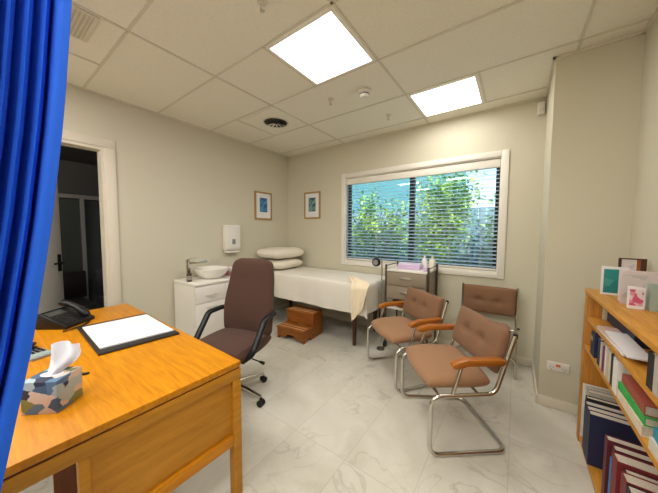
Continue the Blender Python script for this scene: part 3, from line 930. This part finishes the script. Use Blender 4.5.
CW = .285      # half width of the tube frame
def cantilever_chair(loc, rz, label):
    t = thing('visitor_chair', label, 'chair', loc, rz, 'brown cantilever armchairs')
    r = .0135
    # local : front -y ; origin on the floor midway between front and rear of the sled
    side = []
    path = []
    for s in (1, -1):
        p = [(s*CW, .252, .765), (s*CW, .142, .40), (s*CW, -.25, .385), (s*CW, -.25, r), (s*CW*.92, .25, r)]
        path.append(p)
    loop = path[0] + path[1][::-1]
    bm = B(); tube(bm, fillet(loop, .065, 7), r, 10); obj('tube_frame', bm, M['chrome'], t)
    for s in (1, -1):
        bm = B(); lathe(bm, [(.0135, -.02), (.0135, .005), (.008, .008), (0, .008)], 10, c=(s*CW, .2515, .768)); obj('tube_cap', bm, M['black'], t)
    bm = B()
    for y, z in ((-.20, .372), (.05, .372)): tube(bm, [(-CW+.012, y, z+.018), (CW-.012, y, z+.018)], .009, 8)
    obj('cross_bar', bm, M['chrome'], t)
    bm = B()
    pillow_shape(bm, .515, .43, .085, (0, -.05, .446), .26, 24, .45)
    for v in bm.verts:      # waterfall front edge
        q = max(0, (-.09 - v.co.y)/.2)
        v.co.z -= .03*q*q
        v.co.z += .02*(-v.co.y)*.5
    obj('seat', bm, M['seatfab'], t, 60)
    bm = B(); tufted(bm, .535, .285, .085, [(-.33, .05), (.33, .05)], dep=.028)
    bmesh.ops.rotate(bm, verts=bm.verts, cent=(0, 0, 0), matrix=Matrix.Rotation(R(-15.3), 3, 'X'))
    bmesh.ops.translate(bm, verts=bm.verts, vec=(0, .196, .652)); obj('backrest', bm, M['fabric'], t, 60)
    for s in (1, -1):
        bm = B()
        prof = [((a+.128)*.93-.128+.078, b) for a, b in ((-.215, .574), (-.20, .566), (-.16, .568), (-.12, .582), (.10, .585), (.128, .592), (.128, .622), (.09, .626), (-.12, .624), (-.19, .606), (-.217, .590))]
        vs0 = len(bm.verts)
        prism(bm, prof, s*CW-.026, s*CW+.026, 'x', bev=.008)
        obj('armrest', bm, M['arm'], t)
        bm = B(); tube(bm, [(s*CW, -.07, .568), (s*CW, -.12, .392)], .0115, 10); obj('arm_support', bm, M['chrome'], t)
# facing azimuths worked out on the floor plan
def facing(az): return R(az+90)
cantilever_chair((-.352, 1.965, 0), facing(217), 'brown tufted cantilever armchair nearest the camera, in front of the other two')
cantilever_chair((-.855, 2.435, 0), facing(232), 'brown tufted cantilever armchair beside the examination bed and trolley')

def side_chair():
    t = thing('visitor_chair', 'armless brown tufted chair standing against the wall beside the column', 'chair', (-.212, 3.08, 0), 0)
    r = .0125
    x0, x1 = -.262, .262
    for s in (-1, 1):
        bm = B(); tube(bm, fillet([(s*.248, .145, .815), (s*.248, .135, .44), (s*.250, .15, .0)], .05), r, 10)
        obj('back_upright', bm, M['chrome'], t)
    bm = B()
    tube(bm, fillet([(-.255, -.145, 0), (-.252, -.145, .205), (.252, -.145, .205), (.255, -.145, 0)], .075, 7), r, 10); obj('front_leg_hoop', bm, M['chrome'], t)
    bm = B()
    for s in (-1, 1): tube(bm, [(s*.15, -.145, .216), (s*.15, -.08, .37)], .010, 8)
    tube(bm, [(-.24, .135, .375), (.24, .135, .375)], .010, 8)
    obj('seat_support', bm, M['chrome'], t)
    for s in (-1, 1):
        bm = B(); tube(bm, [(s*.260, .137, .40), (s*.278, .137, .40)], .010, 8); obj('bolt', bm, M['black'], t)
    bm = B(); pillow_shape(bm, .45, .25, .08, (-.02, -.02, .418), .26, 20, .45); obj('seat', bm, M['seatfab'], t, 60)
    bm = B(); tufted(bm, .475, .285, .08, [(-.36, -.05), (.36, -.05)], dep=.026)
    bmesh.ops.rotate(bm, verts=bm.verts, cent=(0, 0, 0), matrix=Matrix.Rotation(R(-2), 3, 'X'))
    bmesh.ops.translate(bm, verts=bm.verts, vec=(0, .115, .668)); obj('backrest', bm, M['fabric'], t, 60)
side_chair()

# ------------------------------------------------------------ vanity + basin
def vanity():
    t = thing('vanity_cabinet', 'white basin cabinet with drawers against the left wall behind the office chair', 'cabinet', (0, 0, 0))
    x0, x1, y0, y1 = XL+.016, -2.80, 1.375, 2.12
    bm = B(); box(bm, x0, x1-.02, y0+.01, y1-.01, .08, .776); obj('body', bm, M['white'], t)
    bm = B(); box(bm, x0, x1, y0, y1, .777, .800, bev=.003); obj('countertop', bm, M['white'], t)
    bm = B(); box(bm, x0, x1-.07, y0+.03, y1-.03, 0, .08); obj('plinth', bm, M['grey'], t)
    ym = (y0+y1)/2
    for a, b in ((y0+.012, ym-.002), (ym+.002, y1-.012)):
        bm = B(); box(bm, x1-.0195, x1-.002, a, b, .575, .765, bev=.002); d = obj('drawer', bm, M['white'], t)
        bm = B(); c = (a+b)/2
        tube(bm, fillet([(x1-.001, c-.055, .655), (x1+.022, c-.055, .655), (x1+.022, c+.055, .655), (x1-.001, c+.055, .655)], .012), .005, 8); obj('handle', bm, M['steel'], d)
        bm = B(); box(bm, x1-.0195, x1-.002, a, b, .09, .571, bev=.002); d = obj('door', bm, M['white'], t)
        bm = B(); tube(bm, fillet([(x1-.001, c-.055, .52), (x1+.022, c-.055, .52), (x1+.022, c+.055, .52), (x1-.001, c+.055, .52)], .012), .005, 8); obj('handle', bm, M['steel'], d)
vanity()
CZ = .8005
t = thing('vessel_basin', 'white oval vessel basin standing on the cabinet', 'basin', (-3.06, 1.72, CZ))
bm = B(); lathe(bm, [(.10, 0), (.13, .01), (.185, .06), (.215, .115), (.218, .125), (.208, .125), (.20, .11), (.165, .055), (.10, .022), (0, .016)], 40, sy=.92); obj('bowl', bm, M['ceramic'], t)
bm = B(); lathe(bm, [(.022, .0185), (.02, .022), (0, .022)], 16); obj('drain', bm, M['chrome'], t)
t = thing('basin_mixer', 'tall chrome mixer tap beside the oval basin', 'tap', (-3.12, 1.465, CZ))
bm = B(); lathe(bm, [(.026, 0), (.026, .008), (.021, .010), (.021, .215), (.023, .218), (.023, .245), (0, .247)], 18); obj('body', bm, M['chrome'], t)
bm = B(); box(bm, -.017, .017, .015, .23, .188, .218, bev=.004); obj('spout', bm, M['chrome'], t)
bm = B(); box(bm, -.006, .006, -.01, .10, .250, .258, bev=.002, rot=Matrix.Rotation(R(8), 3, 'X')); obj('lever', bm, M['chrome'], t)
t = thing('soap_bottle', 'small dark brown pump bottle in front of the tap', 'bottle', (-3.03, 1.435, CZ))
bm = B(); lathe(bm, [(.026, 0), (.028, .004), (.028, .085), (.02, .10), (.012, .105), (.012, .115), (0, .115)], 18); obj('body', bm, M['brownglass'], t)
bm = B(); lathe(bm, [(.0285, .02), (.0285, .07)], 18); obj('label', bm, mat('bottle_label', (.28, .24, .2), .6), t)
bm = B(); lathe(bm, [(.013, .1155), (.013, .130), (.005, .132), (.005, .155), (0, .155)], 12); tube(bm, [(0, 0, .152), (.035, 0, .148)], .005, 8); obj('pump', bm, M['black'], t)
t = thing('glove_box', 'pink and white glove box beside the basin', 'box', (-3.05, 1.99, CZ), R(8))
bm = B(); box(bm, -.11, .11, -.06, .06, 0, .055, bev=.003); obj('lower_box', bm, M['pink'], t)
bm = B(); box(bm, -.108, .108, -.058, .058, .0555, .10, bev=.003); obj('upper_box', bm, M['paper'], t)

# ------------------------------------------------------------ examination bed
def couch():
    t = thing('examination_couch', 'padded examination couch on dark tapered legs along the window wall', 'bed', (0, 0, 0))
    x0, x1, y0, y1 = XL+.05, -1.365, 2.585, 3.285
    bm = B(); box(bm, x0, x1, y0, y1, .66, .772, bev=.02); obj('mattress', bm, M['mattress'], t)
    bm = B(); box(bm, x0+.02, x1-.02, y0+.02, y1-.02, .585, .658, bev=.004); obj('frame', bm, M['darkwood'], t)
    for x in (x0+.1, -1.545):
        for y in (2.665, 3.225):
            bm = B(); tube(bm, [(x, y, 0), (x, y, .585)], [.022, .036], 4, up=(1, 1, 0)); obj('leg', bm, M['darkwood'], t, 30)
    for x in (x1-.06,):
        bm = B(); box(bm, x-.03, x+.03, 3.15, 3.21, .20, .585, bev=.004); obj('back_post', bm, M['darkwood'], t)
    bm = B(); box(bm, x0+.1, -1.6, 3.19, 3.23, .30, .36, bev=.004); obj('stretcher', bm, M['darkwood'], t)
couch()
# sheet
def sheet():
    bm = B()
    x0, x1, y0, y1, zt, zh = XL+.03, -1.352, 2.572, 3.295, .7765, .425
    def prof(s, lo, flat, drop, dirn):
        pass
    NU, NV = 90, 46
    Ltop_y = y1-y0
    Ly = Ltop_y + (zt-zh)
    Lx = (x1-x0) + (zt-.44)
    r = .02
    def f(u, v):
        sx = u*Lx; sy = v*Ly            # sx from wall end to right ; sy from back to front
        ox = max(0, sx-(x1-x0)); oy = max(0, sy-Ltop_y)
        x = x0 + min(sx, x1-x0); y = y1 - min(sy, Ltop_y)
        z = zt - max(ox, oy)
        if ox > 0 and oy > 0:
            # corner : gathered into one hanging fold
            q = min(ox, oy)
            x += .30*q*.6; y -= .30*q*.6
        if oy > 0: y -= .010*min(1, oy/.05) + .012*math.sin(x*9)*min(1, oy/.3) + .006*math.sin(x*23+2)*min(1, oy/.3)
        if ox > 0: x += .008*min(1, ox/.05) + .010*math.sin(y*14)*min(1, ox/.3)
        if ox == 0 and oy == 0:
            z += .0022*(1+math.sin(x*17+3*y)*math.sin(y*11-2*x))
        return (x, y, z)
    grid(bm, NU, NV, f, .002)
    o = obj('bed_sheet', bm, M['sheet'], None, 80)
    tag(o, 'cream bed sheet draped over the examination couch and hanging down its front', 'sheet')
sheet()
t = thing('pillow', 'lower cream pillow lying under another on the examination couch', 'pillow', (-3.04, 2.92, .789), R(2), 'two stacked pillows on the couch')
bm = B(); pillow_shape(bm, .42, .60, .15, (0, 0, .078), .42, 24, .12, .004, 3); obj('cushion', bm, M['pillow'], t, 80)
t = thing('pillow', 'upper cream pillow resting on top of another at the couch head', 'pillow', (-3.06, 2.89, .949), R(-2), 'two stacked pillows on the couch')
bm = B(); pillow_shape(bm, .49, .70, .17, (0, 0, .092), .42, 24, .12, .005, 9); obj('cushion', bm, M['pillow'], t, 80)
# towel
def towel():
    bm = B()
    y0, zt = 2.538, .782
    def f(u, v):
        # v : 0 bunched end lying on the bed, .3 over the edge, 1 the hanging hem ; u across
        a = 2*u-1
        if v < .34:
            q = v/.34
            x = -1.66 + .26*q + a*(.045 + .08*q)
            y = y0 + .16*(1-q)**1.3 + .10*(1-q)*(1-u)
            z = zt + .014 + .040*abs(math.sin(u*9+q*2))*(1-.6*q) + .022*math.sin(q*PI)
            return (x, y, z)
        q = (v-.34)/.66
        wd = .125*(1-.30*q)
        # the left corner hangs lowest, the right side shortest
        ln = .46*(1-u) + .27*u
        if u < .12: ln -= .10*(1-u/.12)*q
        z = zt + .014 - ln*q
        x = -1.395 + a*wd*.9 - .03*q
        y = y0 - .026*min(1, q*7) - .012 + .012*math.sin(u*15+1.5*q)*min(1, .25+q)
        return (x, y, z)
    grid(bm, 34, 44, f, .004)
    o = obj('towel', bm, M['towel'], None, 80)
    tag(o, 'cream towel draped over the front edge of the bed sheet near its right end', 'towel')
towel()

# step stool
def step():
    t = thing('step_stool', 'brown wooden two-step stool on the floor before the couch', 'step stool', (-2.475, 2.27, 0), R(5))
    W, D = .425, .42
    for s, x in ((0, 0), (1, W-.02)):
        bm = B(); prism(bm, [(0, 0), (.05, 0), (.07, .03), (.14, .03), (.16, 0), (D, 0), (D, .31), (.20, .31), (.20, .14), (0, .14)], x, x+.02, 'x'); obj('side', bm, M['stool'], t)
    def tread(z, y0, y1):
        bm = B(); box(bm, -.008, W+.008, y0-.012, y1, z, z+.018, bev=.003); d = obj('tread', bm, M['stool'], t)
        for k in range(2):
            yy = y0 + .03 + k*.06
            bm = B(); box(bm, .01, W-.01, yy, yy+.012, z+.0185, z+.022, bev=.001); obj('grip_strip', bm, mat('grip', (.46, .26, .12), .7) if k > 5 else M['grip'], d)
    M['grip'] = mat('grip_strip', (.62, .40, .22), .7)
    tread(.14, 0, .20); tread(.31, .20, D)
    bm = B(); prism(bm, [(.02, .03), (.02, .14), (W-.02, .14), (W-.02, .03), (W*.70, .03), (W*.62, .07), (W*.38, .07), (W*.30, .03)], .006, .02, 'y'); obj('front_panel', bm, M['stool'], t)
    bm = B(); box(bm, .02, W-.02, .205, .22, .16, .31); obj('riser', bm, M['stool'], t)
step()

# ------------------------------------------------------------ trolley
def trolley():
    t = thing('equipment_trolley', 'taupe drawer trolley on castors below the window beside the couch', 'trolley', (0, 0, 0))
    x0, x1, y0, y1 = -1.245, -.735, 2.845, 3.235
    for x in (x0+.012, x1-.012):
        for y in (y0+.012, y1-.012):
            bm = B(); tube(bm, [(x, y, .075), (x, y, 1.0)], .012, 10); p = obj('post', bm, M['darksteel'], t)
            bm = B()
            tube(bm, [(x-.011, y, .038), (x+.011, y, .038)], .037, 16); tube(bm, [(x, y, .04), (x, y, .078)], .010, 8)
            obj('castor', bm, M['black'], p)
    bm = B(); box(bm, x0+.026, x1-.026, y0+.004, y1-.004, .60, .925, bev=.003); obj('cabinet', bm, M['taupe'], t)
    for k, z in enumerate((.61, .77)):
        bm = B(); box(bm, x0+.03, x1-.03, y0-.012, y0+.0035, z, z+.148, bev=.003); d = obj('drawer', bm, M['taupe'], t)
        bm = B(); xc = (x0+x1)/2
        box(bm, xc-.06, xc+.06, y0-.026, y0-.0125, z+.075, z+.095, bev=.003); obj('handle', bm, M['steel'], d)
    bm = B(); box(bm, x0+.026, x1-.026, y0-.008, y1-.002, .926, .945, bev=.003); obj('top', bm, M['white'], t)
    bm = B(); box(bm, x0+.026, x1-.026, y0+.002, y1-.002, .48, .497, bev=.003); obj('lower_shelf', bm, M['white'], t)
    bm = B(); tube(bm, [(x1-.012, y0+.024, .985), (x1-.012, y1-.024, .985)], .006, 8); tube(bm, [(x0+.012, y0+.024, .985), (x0+.012, y1-.024, .985)], .006, 8); obj('guard_rail', bm, M['darksteel'], t)
M['darksteel'] = mat('dark_steel', (.12, .10, .08), .4, .6)
trolley()
t = thing('shallow_bowl', 'shallow brown bowl on the lower shelf of the trolley', 'bowl', (-1.06, 2.96, .4975))
bm = B(); lathe(bm, [(.07, 0), (.10, .03), (.12, .065), (.112, .065), (.09, .03), (0, .012)], 28); obj('bowl', bm, M['stool'], t)
t = thing('paper_stack', 'lilac papers stacked on the trolley top', 'papers', (-1.01, 3.05, .9455), R(3))
bm = B(); box(bm, -.13, .13, -.09, .09, 0, .05, bev=.003); obj('lower_sheets', bm, M['lilac'], t)
bm = B(); box(bm, -.125, .12, -.085, .088, .0505, .062, bev=.002, rot=Matrix.Rotation(R(5), 3, 'Z')); obj('top_sheet', bm, mat('pale_lilac', (.75, .65, .80), .7), t)
def bottle(x, y, h, r, label, m):
    t = thing('lotion_bottle', label, 'bottle', (x, y, .9455), 0, 'bottles on the trolley')
    bm = B(); lathe(bm, [(r*.95, 0), (r, .004), (r, h*.55), (r*.75, h*.68), (r*.32, h*.76), (0, h*.76)], 18); obj('body', bm, m, t)
    bm = B(); lathe(bm, [(r*.36, h*.762), (r*.36, h*.86), (r*.15, h*.88), (r*.12, h), (0, h)], 12); obj('cap', bm, M['white'], t)
bottle(-.875, 3.16, .17, .034, 'white pointed bottle standing behind on the trolley top', M['paper'])
bottle(-.79, 3.17, .165, .036, 'pale cream bottle at the right edge of the trolley top', M['pillow'])
bottle(-.80, 2.93, .075, .022, 'tiny lilac bottle at the front right corner of the trolley top', M['lilac'])

t = thing('blood_pressure_stand', 'round black pressure dial on a slim pole between the couch and the trolley', 'medical stand', (-1.245, 2.762, 0))
bm = B(); lathe(bm, [(.045, 0), (.045, .015), (.02, .03), (0, .03)], 20); obj('base', bm, M['darksteel'], t)
bm = B(); tube(bm, [(0, 0, .028), (0, 0, 1.07)], .008, 10); obj('pole', bm, M['steel'], t)
bm = B(); lathe(bm, [(0, -.02), (.045, -.02), (.05, -.012), (.05, .012), (0, .014)], 24, c=(-.062, -.02, 1.03), axis='y'); obj('dial', bm, M['black'], t)
bm = B(); lathe(bm, [(0, -.0215), (.032, -.0215), (.032, -.0202), (0, -.0202)], 24, c=(-.062, -.02, 1.03), axis='y'); obj('dial_face', bm, M['grey'], t)

# ---------------------------------------------------------------- bookshelf
SX = .385
def bookshelf():
    t = thing('bookshelf', 'low honey coloured wooden bookshelf along the right wall full of books', 'bookshelf', (0, 0, 0))
    y0, y1, xb = .70, 2.36, XR-.016
    bm = B(); box(bm, SX-.004, xb, y0, y1, .996, 1.020, bev=.003); obj('top', bm, M['shelf'], t)
    bm = B(); box(bm, SX, xb, y1-.06, y1-.004, 0, .9955, bev=.003); obj('side_panel', bm, M['shelf_v'], t)
    bm = B(); box(bm, SX, xb, y0+.004, y0+.028, 0, .9955, bev=.003); obj('side_panel', bm, M['shelf_v'], t)
    for z in (.034, .640, .828):
        bm = B(); box(bm, SX+.002, xb-.008, y0+.0285, y1-.0605, z, z+.022, bev=.002); obj('shelf', bm, M['shelf'], t)
    bm = B(); box(bm, xb-.0075, xb-.001, y0+.03, y1-.0605, .01, .995); obj('back_panel', bm, M['shelf'], t)
    bm = B(); box(bm, SX+.01, SX+.024, y0+.03, y1-.061, 0, .0335); obj('kick_board', bm, M['shelf'], t)
bookshelf()
BK = {}
def cov(c):
    k = tuple(c)
    if k not in BK: BK[k] = mat('book_cover', c, .55, noise=.06, scale=40)
    return BK[k]
def book(y1, th, h, d, z, col, label, group, lean=0, x=SX+.006, kind='book', stripe=None):
    """upright book : spine at x facing the room, far face at y1"""
    t = thing(kind, label, 'book', (x, y1-th, z), 0, group)
    if lean: t.rotation_euler = (R(lean), 0, 0)
    c = .003
    m = cov(col)
    bm = B(); box(bm, 0, d, 0, c, 0, h); box(bm, 0, d, th-c, th, 0, h); box(bm, 0, c, c, th-c, 0, h, 0); obj('cover', bm, m, t)
    bm = B(); box(bm, c+.0003, d-.004, c+.0003, th-c-.0003, .004, h-.004); obj('pages', bm, M['pageedge'], t)
    if stripe:
        bm = B(); box(bm, -.0006, -.0001, .003, th-.003, h*.62, h*.80); obj('spine_label', bm, cov(stripe), t)
NAVY, MAR, RED, BLU = (.012, .018, .06), (.10, .012, .02), (.20, .02, .025), (.02, .17, .42)
CRM, GRY, BLK, WHT = (.62, .55, .42), (.36, .36, .33), (.012, .012, .014), (.70, .67, .60)
g3, g2, g1 = 'books on the bottom shelf', 'books on the middle shelf', 'books on the upper shelf'
zb = .0565
y = 2.296
def nxt(th, h, d, col, label, grp, z, x=SX+.006, **k):
    global y
    book(y, th, h, d, z, col, label, grp, x=x, **k); y -= th + .002
nxt(.020, .350, .20, WHT, 'thin white folder at the far end of the bottom shelf', g3, zb)
nxt(.030, .345, .20, GRY, 'grey green book next to the white folder on the bottom shelf', g3, zb, x=SX+.02)
nxt(.034, .340, .18, (.42, .40, .33), 'beige book between grey book and black book on the bottom shelf', g3, zb, x=SX+.02)
nxt(.036, .315, .20, BLK, 'black book on the bottom shelf before the tall navy books', g3, zb)
nxt(.050, .300, .21, NAVY, 'farther thick navy book on the bottom shelf', g3, zb, x=SX-.002)
nxt(.050, .298, .21, NAVY, 'middle thick navy book on the bottom shelf', g3, zb, x=SX-.004)
nxt(.050, .300, .21, NAVY, 'nearest thick navy book standing before the gap on the bottom shelf', g3, zb, x=SX-.004)
y = 1.775
nxt(.045, .345, .20, MAR, 'maroon book after the gap on the bottom shelf', g3, zb)
nxt(.045, .335, .20, (.085, .012, .03), 'wide dark maroon book before the thin blue book', g3, zb, x=SX+.02)
nxt(.026, .300, .18, BLU, 'thin bright blue book on the bottom shelf', g3, zb)
nxt(.065, .345, .20, RED, 'thick red book beside the thin blue book on the bottom shelf', g3, zb)
nxt(.050, .33, .19, MAR, 'dark red book behind the nearest red book on the bottom shelf', g3, zb, x=SX+.025)
nxt(.060, .345, .19, RED, 'nearest red book in view on the bottom shelf', g3, zb)
nxt(.06, .34, .20, BLK, 'black book at the near end of the bottom shelf', g3, zb)
zm = .6625
y = 2.165
nxt(.045, .135, .15, NAVY, 'farthest navy paperback on the middle shelf', g2, zm, stripe=(.3, .3, .3))
nxt(.040, .150, .16, NAVY, 'second navy book on the middle shelf', g2, zm)
y -= .07
nxt(.050, .145, .16, (.015, .02, .07), 'third navy book on the middle shelf beside a pale book', g2, zm)
nxt(.020, .140, .15, CRM, 'thin pale book between navy and purple books on the middle shelf', g2, zm)
y -= .02
nxt(.040, .132, .15, (.16, .02, .10), 'purple paperback on the middle shelf', g2, zm)
nxt(.030, .150, .16, WHT, 'white paperback next to the purple one on the middle shelf', g2, zm)
nxt(.040, .146, .16, (.55, .47, .36), 'cream book before the black book on the middle shelf', g2, zm)
nxt(.030, .148, .16, CRM, 'pale yellowish book touching the black book on the middle shelf', g2, zm)
nxt(.055, .150, .17, BLK, 'black book on the middle shelf next to the thick white binder', g2, zm)
nxt(.060, .155, .19, (.74, .71, .66), 'thick white binder on the middle shelf beside the lying books', g2, zm, x=SX+.001)
# books lying flat
def flat(cx, cy, z, L, W, th, col, label, group, rz=0, kind='book'):
    t = thing(kind, label, 'book', (cx, cy, z), R(rz), group)
    c = .003
    m = cov(col)
    bm = B(); box(bm, -W/2, W/2, -L/2, L/2, 0, c); box(bm, -W/2, W/2, -L/2, L/2, th-c, th); box(bm, -W/2, -W/2+c, -L/2, L/2, c, th-c); obj('cover', bm, m, t)
    bm = B(); box(bm, -W/2+c+.0003, W/2-.004, -L/2+.004, L/2-.004, c+.0003, th-c-.0003); obj('pages', bm, M['pageedge'], t)
gs = 'books lying in a pile on the middle shelf'
yc = y - .005
flat(SX+.085, yc-.14, zm, .27, .165, .042, (.70, .60, .44), 'cream book at the bottom of the lying pile', gs)
flat(SX+.085, yc-.14, zm+.0425, .27, .16, .032, (.03, .36, .07), 'green book in the middle of the lying pile', gs, 1)
flat(SX+.088, yc-.137, zm+.075, .26, .155, .038, (.34, .075, .045), 'red brown book on top of the lying pile', gs, -1)
flat(SX+.09, yc-.43, zm, .20, .165, .04, (.64, .60, .52), 'white book under the teal book at the near end of the middle shelf', gs, 2)
flat(SX+.09, yc-.43, zm+.0405, .20, .16, .035, (.02, .26, .38), 'teal blue book on a white one at the near end of the middle shelf', gs, -2)
# upper shelf
zu = .8505
y = 2.285
nxt(.03, .13, .14, CRM, 'pale book standing at the far end of the upper shelf', g1, zu, x=SX+.07)
for k in range(4):
    nxt(.11, .134, .13, (.012, .02, .055), ['farthest dark navy volume standing at the back of the upper shelf', 'second dark navy volume from the far end of the upper shelf', 'third dark navy volume standing behind the papers of the upper shelf', 'nearest dark navy volume standing behind the papers of the upper shelf'][k], g1, zu, x=SX+.085)
t = thing('paper_stack', 'loose white papers lying at the front of the upper shelf', 'papers', (SX+.045, 1.82, zu))
for k, (dx, dy, rz, c) in enumerate(((0, .05, 3, 'paper'), (.002, -.03, -5, 'paper'), (-.002, .02, 6, 'pp'), (.0, -.09, -2, 'paper'))):
    if c == 'pp': M['pp'] = mat('pale_pink_paper', (.62, .42, .36), .7)
    bm = B(); box(bm, dx-.038, dx+.038, dy-.175, dy+.175, k*.0075, k*.0075+.007, rot=Matrix.Rotation(R(rz*.35), 3, 'Z')); obj('sheets', bm, M[c], t)
y = 1.37
nxt(.05, .125, .17, BLK, 'black book standing alone at the near end of the upper shelf', g1, zu)
nxt(.035, .13, .17, (.5, .45, .4), 'grey book beside the black one at the near end of the upper shelf', g1, zu)

# things on top
ZT = 1.0205
def card(name, label, c, W, Hh, rz, front, img=None, open_deg=32, cat='card'):
    """folded greeting card : front leaf and back leaf, standing"""
    t = thing(name, label, cat, (c[0], c[1], ZT), R(rz), 'greeting cards on the bookshelf')
    for s, nm in ((-1, 'front_leaf'), (1, 'back_leaf')):
        bm = B()
        # hinge on the right edge (local +x)
        box(bm, -W, 0, -.0008, .0008, 0, Hh, rot=Matrix.Rotation(R(-s*-1*open_deg/2), 3, 'Z') if False else Matrix.Rotation(R(open_deg/2*s*-1), 3, 'Z'), piv=(0, 0, 0))
        lf = obj(nm, bm, front, t)
        if s < 0 and img is not None:
            bm = B(); m_, (a0, a1, b0, b1) = img
            box(bm, -W*a1, -W*a0, -.0016, -.0009, Hh*b0, Hh*b1, rot=Matrix.Rotation(R(open_deg/2), 3, 'Z'), piv=(0, 0, 0)); obj('picture', bm, m_, lf)
teal = patch_mat('teal_picture', [(.0, .17, .19), (.01, .22, .22), (.02, .26, .26), (.06, .32, .30), (.0, .15, .18)], 12)
bloss = patch_mat('pink_blossom', [(.72, .62, .62), (.70, .30, .40), (.62, .10, .22), (.75, .45, .52), (.74, .66, .66)], 40)
pale = patch_mat('pale_sketch', [(.66, .60, .58), (.66, .58, .57), (.55, .50, .49), (.70, .62, .61)], 25)
card('greeting_card', 'teal greeting card with a white border at the far end of the bookshelf top', (.535, 2.20), .115, .165, -12, M['paper'], (teal, (.08, .90, .07, .92)))
card('greeting_card', 'large pale pink greeting card standing behind the small blossom card', (.592, 1.98), .145, .170, -6, mat('pale_card', (.68, .58, .57), .7), (pale, (.35, .95, .2, .9)))
card('greeting_card', 'small white greeting card with a pink blossom at the front of the bookshelf top', (.508, 1.86), .058, .105, -10, M['paper'], (bloss, (.1, .9, .15, .9)))
card('greeting_card', 'pale green card at the right end of the visible cards on the bookshelf top', (.605, 1.86), .09, .125, -4, mat('green_card', (.34, .42, .36), .7))
t = thing('photo_frame', 'small dark wood double frame with pale insert behind the cards', 'photo frame', (.520, 2.285, ZT), R(-4))
bm = B()
box(bm, -.012, .0, -.006, .006, 0, .215); box(bm, .075, .098, -.006, .006, 0, .215); box(bm, 0, .075, -.006, .006, .208, .215); box(bm, 0, .075, -.006, .006, 0, .01)
obj('frame', bm, M['darkwood'], t)
bm = B(); box(bm, .0, .060, -.003, .003, .0102, .2078); obj('insert', bm, pale, t)
bm = B(); box(bm, .060, .0748, -.004, .004, .0102, .2078); obj('side_strip', bm, M['stool'], t)
bm = B(); box(bm, .03, .05, .007, .040, 0, .12, rot=None); obj('stand', bm, M['darkwood'], t)

# --------------------------------------------------------------------- light
wd = bpy.data.worlds.new('World'); SC.world = wd; wd.use_nodes = True
nt = wd.node_tree
sky = nt.nodes.new('ShaderNodeTexSky'); sky.sky_type = 'NISHITA'
sky.sun_disc = False; sky.sun_elevation = R(48); sky.sun_rotation = R(200)
nt.links.new(sky.outputs[0], nt.nodes['Background'].inputs[0])
nt.nodes['Background'].inputs[1].default_value = .24
sl = bpy.data.lights.new('sun', 'SUN'); sl.energy = 5.2; sl.angle = R(1.0); sl.color = (1, .95, .82)
so = link(bpy.data.objects.new('sun', sl)); so.rotation_euler = Vector((-.55, .42, -.75)).to_track_quat('-Z', 'Y').to_euler()

hl = bpy.data.lights.new('hall_fill_light', 'POINT'); hl.energy = 30; hl.shadow_soft_size = .15; hl.color = (1, .95, .88)  # unseen fill light added to lift the hall out of black
ho = link(bpy.data.objects.new('hall_fill_light', hl)); ho.location = (-4.4, -1.0, 2.3)

# -------------------------------------------------------------------- camera
cam = bpy.data.cameras.new('camera'); co = link(bpy.data.objects.new('camera', cam))
cam.sensor_fit = 'HORIZONTAL'; cam.sensor_width = 36.0
cam.lens = 257.35/658*36
cam.clip_start = .02; cam.clip_end = 200
yaw, pit, rol = R(35.98), R(3.38), R(.28)
F = Vector((-math.sin(yaw)*math.cos(pit), math.cos(yaw)*math.cos(pit), -math.sin(pit)))
Rt = Vector((math.cos(yaw), math.sin(yaw), 0)); U = Rt.cross(F)
R2 = Rt*math.cos(rol) + U*math.sin(rol); U2 = -Rt*math.sin(rol) + U*math.cos(rol)
mw = Matrix((R2, U2, -F)).transposed().to_4x4(); mw.translation = Vector((0, 0, HW))
co.matrix_world = mw
SC.camera = co

vs = SC.view_settings
vs.view_transform = 'Standard'; vs.look = 'None'; vs.gamma = 1.0; vs.use_curve_mapping = False
vs.exposure = 0.80
